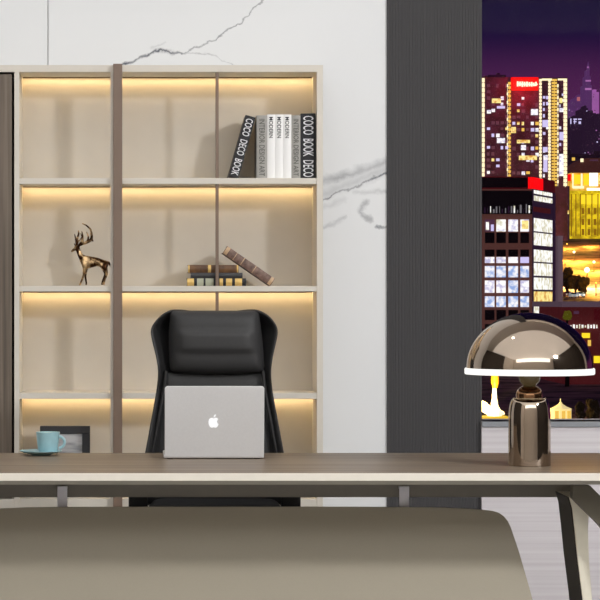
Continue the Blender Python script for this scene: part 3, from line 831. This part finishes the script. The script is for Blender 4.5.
# ground of the city: a rising hillside, orange where the street lamps stand
def ground_mat():
    m = bpy.data.materials.new('night_street_ground'); m.use_nodes = True
    nt = m.node_tree; N = nt.nodes; L = nt.links; b = N['Principled BSDF']; b.inputs['Roughness'].default_value = .8
    tc = N.new('ShaderNodeNewGeometry')
    ns = N.new('ShaderNodeTexNoise'); ns.inputs['Scale'].default_value = .16; ns.inputs['Detail'].default_value = 6
    L.new(tc.outputs['Position'], ns.inputs['Vector'])
    cr = N.new('ShaderNodeValToRGB'); e = cr.color_ramp.elements
    e[0].position = .38; e[0].color = rgb((50, 32, 50)); e[1].position = .62; e[1].color = rgb((150, 116, 120))
    L.new(ns.outputs['Fac'], cr.inputs['Fac']); L.new(cr.outputs['Color'], b.inputs['Base Color'])
    return m
prof = [(40, 900), (150, 560), (300, 432), (330, 418), (400, 396), (520, 372), (600, 306), (640, 298), (700, 292), (800, 272), (930, 241), (1000, 236), (1100, 205), (1400, 180), (2000, 160), (4000, 138), (7000, 118)]
GP = [(y, wz(p, y)) for y, p in prof]
def gz(Y):
    for (a, za), (b, zb_) in zip(GP, GP[1:]):
        if a <= Y <= b: return za + (zb_ - za) * (Y - a) / (b - a)
    return GP[-1][1]
bm = bmesh.new(); G = []
for y, z in GP: G.append([bm.verts.new((-y * .35 + (y * 1.0) * i / 8, y, z)) for i in range(9)])
for A, B in zip(G, G[1:]):
    for i in range(8): bm.faces.new((A[i], A[i + 1], B[i + 1], B[i]))
go = obj('city_ground', bm, ground_mat()); go['kind'] = 'structure'

def pb(bm, x0, y0, x1, y1, Y, t=1.0, bev=0):
    box(bm, wx(x0, Y), wx(x1, Y), Y, Y + t, wz(y1, Y), wz(y0, Y), bev=bev)
def building(name, x0, y0, x1, Y, depth, wall, label, cat='building', group=None):
    zb_ = gz(Y) - 3
    t = thing(name, (wx((x0 + x1) / 2, Y), Y + depth / 2, gz(Y)), label, cat, group)
    bm = bmesh.new(); box(bm, wx(x0, Y), wx(x1, Y), Y, Y + depth, zb_, wz(y0, Y)); obj('wall', bm, wall, t)
    return t
def win(t, x0, y0, x1, y1, Y, m, name='window_pane'):
    bm = bmesh.new(); pb(bm, x0, y0, x1, y1, Y - .25, .3); return obj(name, bm, m, t)
def light_strip(t, xc, w_, y0, y1, Y, m, step=None, duty=.6, name='facade_light'):
    bm = bmesh.new()
    if step is None: pb(bm, xc - w_ / 2, y0, xc + w_ / 2, y1, Y - .5, .5)
    else:
        Lp, Rp = [], []; y = y0; wn = w_ * .12
        while y < y1:
            ye = min(y1, y + step * duty)
            for ww, yy in ((w_ / 2, y), (w_ / 2, ye), (wn / 2, ye), (wn / 2, y + step)):
                Lp.append(P(xc - ww, yy, Y - .5)); Rp.append(P(xc + ww, yy, Y - .5))
            y += step
        prism(bm, Lp + Rp[::-1], (0, .5, 0)); bmesh.ops.triangulate(bm, faces=bm.faces[:])
    return obj(name, bm, m, t)

# tall tower with the red sign
Y = 900
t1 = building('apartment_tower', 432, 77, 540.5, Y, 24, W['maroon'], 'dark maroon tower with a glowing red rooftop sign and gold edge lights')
bm = bmesh.new(); pb(bm, 484, 75.8, 486.5, 77, Y, 4); pb(bm, 488, 74.8, 506, 77, Y + 2, 10); pb(bm, 497, 73, 500, 77, Y + 3, 3); obj('roof_parapet', bm, W['maroon'], t1)
light_strip(t1, 483.4, 2.6, 78, 184, Y, E['cream'], 5, .86)
light_strip(t1, 458, 2.6, 82, 184, Y, E['gold'], 4.2, .62)
light_strip(t1, 509.6, 2.6, 82, 184, Y, E['gold'], 4.2, .62)
light_strip(t1, 507.6, 1.2, 84, 184, Y, E['cream'], 8.4, .35)
light_strip(t1, 540.6, 2.4, 79, 184, Y, E['cream'], 3.4, .75)
sg = obj('sign_board', (lambda b: (pb(b, 511, 77, 538.8, 90.5, Y - 1.5, 1.0, .45), b)[1])(bmesh.new()), E['red'], t1, label='glowing red rooftop sign')
bm = bmesh.new()
xq = 517.0
for wq, hq, oy in ((1.6, 5.0, 0), (1.5, 4.6, .2), (1.7, 5.2, .2), (1.4, 4.6, .5), (1.8, 5.0, .3), (1.5, 4.2, .8), (1.6, 4.6, .6), (1.3, 3.6, 1.2), (1.4, 4.2, .4)):
    pb(bm, xq, 81.3 + oy, xq + wq, 81.3 + oy + hq, Y - 2.2, .5, .1); pb(bm, xq, 83.2 + oy, xq + wq + .9, 84.4 + oy, Y - 2.2, .5); xq += wq + .75
obj('sign_lettering', bm, emis('hot_white_sign_letters', (255, 236, 200), 1.5), sg)
rl = bpy.data.lights.new('sign_glow', 'POINT'); rl.energy = 11000; rl.color = (1, .02, .02); rl.shadow_soft_size = .5
rlo = bpy.data.objects.new('sign_glow', rl); C.objects.link(rlo); rlo.location = P(524, 90, Y - 7)
rnd = random.Random(3)
def scatter(t, x0, x1, y0, y1, dx, dy, prob, Y, pal, wv=.62, hv=.5):
    y = y0; k = 0
    while y < y1:
        x = x0
        while x < x1:
            if rnd.random() < prob and k < 95:
                win(t, x, y, x + dx * wv * rnd.uniform(.8, 1.25), y + dy * hv * rnd.uniform(.8, 1.2), Y, E[rnd.choice(pal)]); k += 1
            x += dx
        y += dy
dim = mat('dim_mauve_window', (70, 44, 66), .4, emit=.5, ecol=(104, 66, 92)); E['dim'] = dim
scatter(t1, 487, 506, 84, 182, 4.6, 6.2, .5, Y, ['dim', 'dim', 'dim', 'warm', 'dim', 'lilac', 'white', 'dim'])
scatter(t1, 512.5, 538, 97, 182, 4.6, 6.2, .52, Y, ['dim', 'warm', 'dim', 'dim', 'lilac', 'dim', 'gold', 'dim', 'white'])
for a in ((492, 98.5, 501, 103, 'warm'), (497, 106, 505, 108.5, 'lilac'), (487, 110, 491, 113.5, 'white'), (517, 139.8, 530, 143, 'warm'), (519, 155.5, 537, 160, 'warm'), (531, 109, 538, 115, 'white'), (521, 145, 526, 150, 'white'), (497, 138, 505, 143, 'white'), (511, 127, 516, 133, 'warm')):
    win(t1, *a[:4], Y - .2, E[a[4]])
# second tower with gold light columns
Y = 930
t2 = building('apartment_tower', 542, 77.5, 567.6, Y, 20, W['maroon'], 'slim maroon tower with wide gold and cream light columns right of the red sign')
light_strip(t2, 547, 10, 78.5, 80.5, Y, E['cream']); light_strip(t2, 562.5, 9, 78.5, 80.3, Y, E['cream'])
light_strip(t2, 549.6, 2.4, 79, 186, Y, E['cream'], 3.4, .8)
light_strip(t2, 554.4, 5.2, 79, 186, Y, E['gold'], 3.0, .66)
light_strip(t2, 558, 1.3, 84, 186, Y, E['cream'], 6, .5)
light_strip(t2, 565.4, 3.4, 79, 186, Y, E['cream'], 4, .84)
scatter(t2, 543, 548, 96, 178, 3.2, 6, .6, Y, ['lilac', 'dim', 'white', 'dim'])
scatter(t2, 559.3, 563.5, 88, 180, 2.6, 5.5, .6, Y, ['lilac', 'white', 'dim', 'dim'])
for a in ((542.5, 120, 548, 127, 'lilac'), (543, 147, 547.6, 152, 'lilac'), (543.5, 155, 547.8, 160, 'white'), (559.5, 108, 563.6, 112, 'white'), (559.5, 132, 563.6, 140, 'lilac'), (559.3, 154, 563.6, 176, 'white'), (559.5, 98, 562.5, 103, 'warm'), (543.5, 160, 547.5, 172, 'lilac')):  # larger bright panes paint in the tower's white-lilac reflections
    win(t2, *a[:4], Y - .2, E[a[4]])

# office block in front
Y = 570
ob = thing('office_block', (wx(510, Y), Y + 10, gz(Y)), 'brown office block with black top storey and lit windows in front of the towers', 'building')
YR = 592.0
def cornerpts(x0, x1): return [(wx(x0, Y), Y), (wx(x1, Y), Y)]
A = Vector((wx(440, Y), Y, 0)); Bc = Vector((wx(532.3, Y), Y, 0)); Cc = Vector((wx(555, YR), YR, 0)); D_ = Vector((wx(470, YR), YR + 4, 0))
zb_ = gz(Y) - 4
def foot(z): return [Vector((p.x, p.y, z)) for p in (A, Bc, Cc, D_)]
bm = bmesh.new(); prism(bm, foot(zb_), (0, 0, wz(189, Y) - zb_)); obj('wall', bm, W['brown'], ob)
bm = bmesh.new(); A2 = [Vector((p.x, p.y, wz(189, Y))) for p in (A, Bc, Cc, D_)]
prism(bm, A2, (0, 0, wz(176.5, Y) - wz(189, Y))); obj('parapet', bm, W['redwall'], ob, label='maroon parapet')
bm = bmesh.new(); pb(bm, 470, 177.5, 528, 187.5, Y - .6, .5); obj('roof_board', bm, W['black'], ob)
bm = bmesh.new(); pb(bm, 470, 190.5, 532.3, 214, Y - .4, .5); top = obj('fascia', bm, W['black'], ob, label='black top storey band')
grey_blotch = mat('grey_facade_blotches', (60, 60, 66), .6, emit=.5, ecol=(150, 146, 150))  # upright grey blotches of the facade texture, slightly emissive
rn = random.Random(11)
for x in range(484, 531, 3):
    hh = rn.uniform(3, 9)
    win(ob, x + rn.uniform(-.6, .6), 213 - hh, x + rn.uniform(.9, 1.7), 213, Y - .3, rn.choice([grey_blotch, grey_blotch, E['pale'], W['darkp']]))
cols4 = [(485, 494.5), (496.5, 505.8), (508.5, 518), (520.5, 529)]
rowsw = [(219.5, 231.5, ['dim', 'pale', 'white', 'white']), (232.5, 243, ['k', 'k', 'k', 'k']), (249.5, 256.5, ['k', 'k', 'k', 'k']), (257, 263, ['white', 'white', 'white', 'lilac']),
         (266, 277.3, ['blue'] * 4), (280.5, 292.8, ['white', 'white', 'blue', 'white']), (296.3, 307, ['blue'] * 4), (310, 320, ['k'] * 4), (324, 334, ['k', 'blue', 'k', 'k'])]
E['k'] = W['black']
for (ya, yb, ms) in rowsw:
    for (xa_, xb_), mm in zip(cols4, ms): win(ob, xa_, ya, xb_, yb, Y, E[mm])
for (a, b, c_, d_, mm) in ((511, 221.5, 517.5, 230, 'white'), (522, 220.5, 528.5, 229, 'warm'), (497.5, 226, 504.5, 231, 'white'), (486, 222, 489, 230, 'pale'), (491, 224.5, 493.8, 231, 'lilac')):
    win(ob, a, b, c_, d_, Y - .2, E[mm])
bm = bmesh.new()
# side face bands
dirv = (Cc - Bc); nrm = Vector((dirv.y, -dirv.x, 0)).normalized()
def side_band(f0, f1, ya, yb, m, off=.3, nm='window_band'):
    p0 = Bc + dirv * f0; p1 = Bc + dirv * f1
    bm = bmesh.new()
    q = [Vector((p0.x, p0.y, wz(yb, p0.y))), Vector((p1.x, p1.y, wz(yb, p0.y))), Vector((p1.x, p1.y, wz(ya, p0.y))), Vector((p0.x, p0.y, wz(ya, p0.y)))]
    prism(bm, q, nrm * off); obj(nm, bm, m, ob)
side_band(0, 1, 189, 330, W['darkp'], .15, 'side_wall')
for ya, yb, mm in ((190, 193.5, 'pale'), (195.5, 200.5, 'pale'), (218, 231, 'pale'), (232.5, 245, 'pale'), (249.5, 261.5, 'pale'), (263, 275.5, 'pale'), (277.5, 289.5, 'pale'), (291.5, 303, 'warm'), (305.5, 318, 'pale'), (321, 332, 'warm')):
    side_band(.04, .83, ya, yb, E[mm])
win(ob, 528.2, 177.2, 532.3, 188.6, Y - .2, E['red'], 'red_lit_patch')  # emissive red paints the red-lit end of the parapet
side_band(0, .42, 177.2, 188.6, E['red'], .3, 'red_lit_patch')  # red-lit colour carried round onto the side face
side_band(.02, .75, 206.5, 211.5, W['brick'])
bm = bmesh.new(); box(bm, wx(556.5, YR), wx(561.5, YR), YR - 2, YR + 2, zb_, wz(236, YR)); obj('pillar', bm, W['grey'], ob, label='grey corner pillar')

# purple mid building
Y = 953
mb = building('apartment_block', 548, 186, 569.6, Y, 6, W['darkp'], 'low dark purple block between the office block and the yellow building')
for a in ((554, 211, 558, 214, 'white'), (565.5, 210.5, 569, 214, 'warm'), (558, 218, 568, 219.5, 'dim'), (559, 190, 561, 194, 'dim'), (564, 194, 567, 198, 'dim'), (558, 201, 561, 204, 'dim'), (564, 203, 568, 205, 'dim')): win(mb, *a[:4], Y, E[a[4]])
bm = bmesh.new(); pb(bm, 560, 183.5, 566, 186.2, Y + 1, 4); obj('roof_box', bm, W['darkp'], mb)

# golden hall
Y = 1100
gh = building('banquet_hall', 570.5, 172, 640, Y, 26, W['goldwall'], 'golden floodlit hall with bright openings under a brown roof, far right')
bm = bmesh.new(); prism(bm, [Vector((wx(569, Y), Y - 3, wz(173, Y))), Vector((wx(642, Y), Y - 3, wz(173, Y))), Vector((wx(630, Y), Y - 3, wz(158.5, Y))), Vector((wx(585, Y), Y - 3, wz(158.5, Y))), Vector((wx(576, Y), Y - 3, wz(165, Y)))], (0, 32, 0)); obj('roof', bm, W['roof'], gh)
for a in ((573.5, 168.5, 580, 173, 'yellow'), (574, 174.5, 580.5, 184, 'yellow'), (572.3, 173.5, 573.6, 188, 'cream'), (580.9, 173.5, 582.6, 188, 'cream'), (583.6, 174, 589, 185, 'yellow'), (589.5, 173, 598, 186, 'hot'), (599, 174, 606, 184, 'warm'), (573, 186, 584, 188.5, 'cream'), (587, 188, 602, 194, 'hot'), (567.5, 174, 571, 181, 'red')): win(gh, *a[:4], Y, E[a[4]])  # white-hot pieces paint in the hall's glare, beyond its openings
for a in ((572, 157.5, 575, 160.5, 'gold'), (580.5, 158.5, 583.5, 162, 'cream'), (590, 159.5, 598, 161, 'dim')): win(gh, *a[:4], Y - 3.4, E[a[4]], 'roof_light')
# yellow building
Y = 960
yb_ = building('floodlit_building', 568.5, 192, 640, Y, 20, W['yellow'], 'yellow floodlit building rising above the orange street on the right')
bm = bmesh.new(); pb(bm, 568, 190.5, 641, 193, Y - 1, 2); obj('cornice', bm, W['yellow'], yb_)
for x in (571.5, 576, 580.5, 586, 592, 598, 604): light_strip(yb_, x, .9, 194, 236, Y, W['olive'], name='pilaster')
for x in (583, 589, 595, 601):
    for y in (208, 219, 229): win(yb_, x - 1.3, y, x + 1.3, y + 6, Y, W['olive'])
for a in ((581, 195, 600, 204, 'yellow'),): win(yb_, *a[:4], Y - .1, E[a[4]], 'floodlit_patch')  # emissive patch paints the brightest floodlit part of the wall

# shops below the road
Y = 450
sh = building('shop_row', 565.5, 307, 660, Y, 30, W['brick'], 'dark red shop row below the road behind the lamp shade')
bm = bmesh.new(); pb(bm, 562, 301.5, 662, 307, Y - 1.5, 34); obj('flat_roof', bm, W['grey'], sh)
bm = bmesh.new(); x = 568.0
for wq, hq in ((1.1, 3.2), (.8, 2.4), (1.6, 4), (1.2, 3), (.7, 4.4), (1.6, 3.4), (1, 2.2), (1.3, 4.2), (1.2, 3.2), (1.1, 4), (.9, 3.4)):
    pb(bm, x, 326.5 - hq / 2, x + wq, 326.5 + hq / 2, Y - .6, .5); x += wq + 1.7
obj('sign_lettering', bm, E['pale'], sh)
for a in ((582, 333, 590, 338, 'yellow'), (588, 340, 591, 346, 'gold'), (594, 356, 600, 363, 'yellow'), (574, 311, 579, 314, 'dim'), (594, 309, 600, 320, 'red'), (570, 336, 576, 340, 'dim'), (603, 335, 612, 344, 'warm')): win(sh, *a[:4], Y, E[a[4]] if a[4] != 'red' else W['redwall'])

# far skyline
FS = [(568, 104, 577, 3600, 'purple'), (576, 97, 584, 4200, 'purple'), (583, 108, 588, 3400, 'darkp'), (590.5, 92, 599, 4400, 'pinkw'), (586, 113, 596, 3000, 'darkp'), (570, 118, 582, 2600, 'darkp'), (594, 116, 606, 2500, 'darkp'), (582, 128, 594, 2300, 'darkp')]
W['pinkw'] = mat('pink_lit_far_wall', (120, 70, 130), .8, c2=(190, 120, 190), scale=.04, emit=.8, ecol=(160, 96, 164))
fl = ['hazy purple block just right of the slim tower, far skyline', 'purple block with a rosy top in the far skyline', 'narrow dark block left of the spire in the far skyline', 'pink floodlit block at the right edge of the far skyline', 'dark block below the spire in the far skyline', 'dark block carrying small white lights below the far skyline', 'dark block below the pink floodlit one in the far skyline', 'low dark block in the middle below the far skyline']
for (a, y, b, Y, w_), lb in zip(FS, fl):
    t = building('skyline_building', a, y, b, Y, 60, W[w_], lb, 'building', 'far skyline blocks')
    bm = bmesh.new(); pb(bm, a + (b - a) * .3, y - 2.5, a + (b - a) * .7, y, Y + 10, 30); obj('roof_box', bm, W[w_], t)
    for k in range(7):
        xx = rn.uniform(a + .5, b - 1.5); yy = rn.uniform(y + 2, y + 28)
        win(t, xx, yy, xx + rn.uniform(.7, 1.3), yy + rn.uniform(.6, 1.2), Y - 3, E[rn.choice(['dim', 'dim', 'lilac', 'pink'])])
    if lb.startswith('dark block carrying'):
        for a_ in ((570.3, 114 + 4.5, 571.4, 124, 1), (573.5, 118.6, 577, 119.8, 1), (573.5, 121, 576.5, 122.2, 1), (574.2, 119, 575, 124, 1), (578, 118.6, 581.5, 119.8, 1), (578.6, 121.4, 581, 124, 1)): win(t, *a_[:4], Y - 4, E['lilac'])
    if 'rosy' in lb: win(t, a + 1, y, b - 1, y + 4, Y - 4, emis('rosy_glow', (196, 110, 120), .8), 'rosy_top')
Y = 4000
sp = thing('spire_tower', (wx(588, Y), Y, gz(Y)), 'distant stepped spire tower, the tallest of the far skyline', 'building', 'far skyline blocks')
bm = bmesh.new(); box(bm, wx(584.5, Y), wx(592, Y), Y, Y + 40, gz(Y) - 5, wz(85, Y)); pb(bm, 585.8, 76, 590.6, 85, Y + 5, 30); pb(bm, 586.8, 70, 589.6, 76, Y + 8, 24); obj('wall', bm, W['purple'], sp)
bm = bmesh.new(); tube(bm, [P(588.2, 70, Y + 20), P(588.2, 62, Y + 20)], [3, .8], 8); obj('spire', bm, W['purple'], sp)
for a in ((587, 66.5, 589, 68, 'pink'), (585.5, 80, 591, 81.5, 'pink'), (585, 88, 591.5, 90, 'pink')): win(sp, *a[:4], Y - 4, E[a[4]])

# lamps, trees, cars
def tree(px, py_top, py_bot, wpx, Y, label, leaves, seed):
    r = random.Random(seed); z0_ = gz(Y)
    t = thing('tree', (wx(px, Y), Y, z0_), label, 'tree', 'night trees along the street')
    bm = bmesh.new(); tube(bm, [(wx(px, Y), Y, z0_ - .5), (wx(px, Y) + .2, Y, (z0_ + wz(py_bot, Y)) / 2), (wx(px, Y), Y, wz((py_top + py_bot) / 2, Y))], [.45, .35, .2], 8); obj('trunk', bm, W['trunk'], t)
    bm = bmesh.new(); rad = wpx * Y / F / 2; hgt = (py_bot - py_top) * Y / F / 2; cz_ = wz((py_top + py_bot) / 2, Y)
    for i in range(16):
        a = r.uniform(0, 6.28); q = r.uniform(0, .7); vz = r.uniform(-.65, .6); s = r.uniform(.26, .46)
        mtx = Matrix.Translation((wx(px, Y) + math.cos(a) * q * rad, Y + math.sin(a) * q * rad, cz_ + vz * hgt)) @ Matrix.Diagonal((rad * s, rad * s, hgt * s, 1))
        bmesh.ops.create_icosphere(bm, subdivisions=2, radius=1, matrix=mtx)
    for v in bm.verts: v.co += Vector((r.uniform(-1, 1), r.uniform(-1, 1), r.uniform(-1, 1))) * rad * .1
    obj('crown', bm, leaves, t)
tree(567, 266, 291, 17, 690, 'dark tree nearest the office block pillar on the street', W['tree'], 1)
tree(575, 272, 293, 15, 685, 'dark tree in the middle of the three by the orange street', W['tree'], 2)
tree(584, 276, 293, 13, 680, 'dark tree nearest the bright street lamp', W['tree'], 3)
tree(567, 310, 322, 11, 440, 'yellow green shrub in front of the red shop row', W['bush'], 4)
tree(580, 401, 424, 14, 318, 'dark tree right of the glowing tent', W['tree'], 5)
tree(593, 396, 424, 16, 322, 'dark tree at the lower right corner of the window', W['tree'], 6)
def street_lamp(px, py, Y, label, power, col, m, rpx=1.2, show=1):
    z0_ = gz(Y)
    t = thing('street_lamp', (wx(px, Y), Y, z0_), label, 'street lamp', 'street lamps')
    top = P(px, py, Y)
    bm = bmesh.new(); tube(bm, [(top.x, Y, z0_), (top.x, Y, top.z)], [.16, .1], 8); obj('pole', bm, W['trunk'], t)
    bm = bmesh.new(); bmesh.ops.create_icosphere(bm, subdivisions=2, radius=rpx * Y / F, matrix=Matrix.Translation(top)); obj('lamp_head', bm, m, t, smooth=180)
    ld = bpy.data.lights.new('street_light', 'POINT'); ld.energy = power; ld.color = col; ld.shadow_soft_size = .5
    lo_ = bpy.data.objects.new('street_light', ld); C.objects.link(lo_); lo_.location = top + Vector((0, -1.2, 2.2))
hot = emis('white_hot_lamp', (255, 246, 220), 3.0)
OR = (1, .47, .045)
street_lamp(587, 270, 720, 'bright white street lamp in the orange street', 95000, (1, .62, .2), hot, 2.6)
street_lamp(574, 252, 840, 'street lamp left of the yellow building front', 65000, OR, hot, 1.2)
street_lamp(594, 262, 800, 'street lamp at the right of the orange street', 70000, OR, hot, 1.3)
street_lamp(565, 262, 735, 'street lamp beside the office block pillar', 50000, OR, emis('amber_lamp', (255, 180, 60), 2), 1.0)
street_lamp(596, 283, 660, 'street lamp above the car road at the right edge', 22000, OR, emis('amber_lamp_two', (255, 200, 80), 2), 1.0)
street_lamp(567, 244, 895, 'added street lamp lighting the foot of the yellow building, beside the dark purple block', 16000, OR, emis('amber_added_lamp', (255, 190, 70), 2), .8)  # lamp added to brighten the upper end of the street
street_lamp(590, 247, 905, 'added street lamp lighting the foot of the yellow building, towards the right edge', 14000, OR, emis('amber_added_lamp_two', (255, 190, 70), 2), .8)  # second added lamp, spreads the orange over the ground here
def car(px, Y, m, label, on=True):
    x = wx(px, Y); z = gz(Y)
    t = thing('car', (x, Y, z), label, 'car', 'cars on the road')
    bm = bmesh.new()
    side = [(-2.2, .35), (-2.2, .8), (-2.0, .95), (-1.1, 1.05), (-.4, 1.5), (1.1, 1.52), (1.8, 1.05), (2.2, .95), (2.2, .35)]
    prism(bm, [Vector((x - .9, Y + a, z + b)) for a, b in side], (1.8, 0, 0)); obj('body', bm, m, t, smooth=25)
    bm = bmesh.new(); prism(bm, [Vector((x - .78, Y - 1.07, z + 1.1)), Vector((x + .78, Y - 1.07, z + 1.1)), Vector((x + .68, Y - .46, z + 1.46)), Vector((x - .68, Y - .46, z + 1.46))], (0, -.03, .03)); obj('windscreen', bm, W['carglass'], t)
    for sx in (-.85, .67):
        for sy in (-1.35, 1.35):
            bm = bmesh.new(); tube(bm, [(x + sx, Y + sy, z + .33), (x + sx + .2, Y + sy, z + .33)], .33, 14); obj('wheel', bm, W['black'], t)
    for sx in (-.62, .62):
        bm = bmesh.new(); bmesh.ops.create_icosphere(bm, subdivisions=2, radius=.2, matrix=Matrix.Translation((x + sx, Y - 2.2, z + .72))); obj('headlight', bm, hot if on else E['pale'], t)
car(567.5, 650, W['carred'], 'maroon car beside the office block pillar on the road', False)
car(573.2, 640, W['car'], 'white car on the road in the middle of the three', False)
car(580.5, 645, W['car'], 'white car with bright headlights, rightmost on the road')
# glowing tent
Y = 325
tt = thing('pavilion_tent', (wx(562, Y), Y, gz(Y)), 'glowing cream pointed tent right of the lamp base', 'tent')
zt_ = wz(409, Y); zb2 = gz(Y)
bm = bmesh.new(); c = Vector((wx(560.5, Y), Y, 0)); hw = 11 * Y / F
lathe(bm, [(hw, zb2), (hw, zt_), (hw * 1.06, zt_ + .02), (hw * .55, zt_ + .35), (hw * .2, wz(404, Y)), (0, wz(400.5, Y))], (c.x, c.y, 0), 8); obj('canopy', bm, W['tent'], tt)
bm = bmesh.new(); tube(bm, [(c.x, Y, wz(401, Y)), (c.x, Y, wz(398.5, Y))], .06, 6); obj('finial', bm, W['tent'], tt)
for k in (-.5, .1, .6):
    bm = bmesh.new(); box(bm, c.x + hw * k - .25, c.x + hw * k + .25, Y - hw * 1.02, Y - hw * .9, zb2, zt_ - .2); obj('opening', bm, E['gold'], tt)
# floodlit monument with amber lantern, lower left of the window
Y = 330
mn = thing('plaza_monument', (wx(493, Y), Y, gz(Y)), 'white floodlit monument with an amber lantern top left of the lamp base', 'monument')
bm = bmesh.new(); sc4 = Y / F
lathe(bm, [(0, wz(419, Y)), (7.5 * sc4, wz(419, Y)), (7 * sc4, wz(411, Y)), (4 * sc4, wz(406, Y)), (2.6 * sc4, wz(398, Y)), (2.0 * sc4, wz(388, Y)), (0, wz(388, Y))], (wx(494.5, Y), Y, 0), 12); obj('shaft', bm, W['statue'], mn)
bm = bmesh.new(); lathe(bm, [(0, wz(388.5, Y)), (2.4 * sc4, wz(388, Y)), (3.8 * sc4, wz(383, Y)), (3.8 * sc4, wz(376, Y)), (2.6 * sc4, wz(371, Y)), (0, wz(366, Y))], (wx(495, Y), Y, 0), 12); obj('lantern', bm, W['pole'], mn)
bm = bmesh.new(); prism(bm, [P(481, 400, Y), P(486, 402, Y), P(492, 408, Y), P(503, 411, Y), P(505, 414, Y), P(499, 416.5, Y), P(488, 415, Y), P(481, 411, Y)], (0, 2, 0)); obj('wing', bm, W['statue'], mn)
bm = bmesh.new(); box(bm, wx(474, Y), wx(507, Y), Y - 1.5, Y + 2.5, gz(Y) - 1, wz(416, Y)); obj('plinth', bm, emis('gold_plinth', (240, 196, 40), .85), mn)
ld = bpy.data.lights.new('plaza_light', 'POINT'); ld.energy = 9000; ld.color = (1, .6, .15); ld.shadow_soft_size = .4
lo_ = bpy.data.objects.new('plaza_light', ld); C.objects.link(lo_); lo_.location = P(486, 396, 326)

# ------------------------------------------------------------------ sky, lights, camera
w_ = bpy.data.worlds.new('night_sky'); bpy.context.scene.world = w_; w_.use_nodes = True
nt = w_.node_tree; N = nt.nodes; L = nt.links; bg = N['Background']
tc = N.new('ShaderNodeTexCoord'); sx = N.new('ShaderNodeSeparateXYZ'); cr = N.new('ShaderNodeValToRGB')
L.new(tc.outputs['Generated'], sx.inputs[0]); L.new(sx.outputs['Z'], cr.inputs[0])
e = cr.color_ramp.elements
e[0].position = 0.05; e[0].color = rgb((104, 44, 92)); e[1].position = .124; e[1].color = rgb((22, 12, 48))
q = e.new(.096); q.color = rgb((72, 32, 74)); q = e.new(.112); q.color = rgb((33, 17, 56)); q = e.new(1.0); q.color = rgb((14, 12, 36))
L.new(cr.outputs[0], bg.inputs['Color']); bg.inputs['Strength'].default_value = 1.0

def area(name, loc, target, sx_, sy_, power, col=(1, 1, 1), shape='RECTANGLE'):
    ld = bpy.data.lights.new(name, 'AREA'); ld.shape = shape; ld.size = sx_; ld.size_y = sy_; ld.energy = power; ld.color = col
    o = bpy.data.objects.new(name, ld); C.objects.link(o); o.location = loc
    o.rotation_euler = (Vector(target) - Vector(loc)).to_track_quat('-Z', 'Y').to_euler(); return o
area('ceiling_fill', (.8, 3.5, ZC - .03), (.8, 3.5, 0), 13.2, 9.0, 290, (.975, .988, 1))
area('front_fill', (.8, -1.1, 4.2), (.8, 9, 1.4), 11, 2.0, 215, (.975, .988, 1))
ks = bpy.data.lights.new('key_spot', 'SPOT'); ks.energy = 2120; ks.spot_size = math.radians(70); ks.spot_blend = .5; ks.shadow_soft_size = .48; ks.color = (1, .99, .985)
ko = bpy.data.objects.new('key_spot', ks); C.objects.link(ko); ko.location = (6.85, 1.9, 5.02)
ko.rotation_euler = (Vector((.6, 9.0, 1.2)) - ko.location).to_track_quat('-Z', 'Y').to_euler()
area('ceiling_downlight', (-.5, 7.35, ZC - .02), (-.5, 7.35, 0), .22, .22, 6, (1, .97, .92), 'DISK')
sn = bpy.data.lights.new('city_glow', 'SUN'); sn.energy = .25; sn.color = (.9, .6, .75); sn.angle = .3
so = bpy.data.objects.new('city_glow', sn); C.objects.link(so); so.rotation_euler = Vector((.25, 1, -.9)).to_track_quat('-Z', 'Y').to_euler(); so.location = (0, -5, 30)

cd = bpy.data.cameras.new('camera'); co = bpy.data.objects.new('camera', cd); C.objects.link(co)
cd.sensor_width = 36; cd.lens = 36 * F / 600; cd.shift_x = (300 - VX) / 600; cd.shift_y = 0
cd.clip_start = .05; cd.clip_end = 20000
co.location = (0, 0, CZ); co.rotation_euler = (math.pi / 2, 0, 0)
S = bpy.context.scene
S.camera = co
S.view_settings.view_transform = 'Standard'; S.view_settings.look = 'None'; S.view_settings.exposure = 0
S.cycles.use_denoising = True
S.cycles.caustics_reflective = False; S.cycles.caustics_refractive = False
S.cycles.max_bounces = 8; S.cycles.diffuse_bounces = 5; S.cycles.sample_clamp_indirect = 6
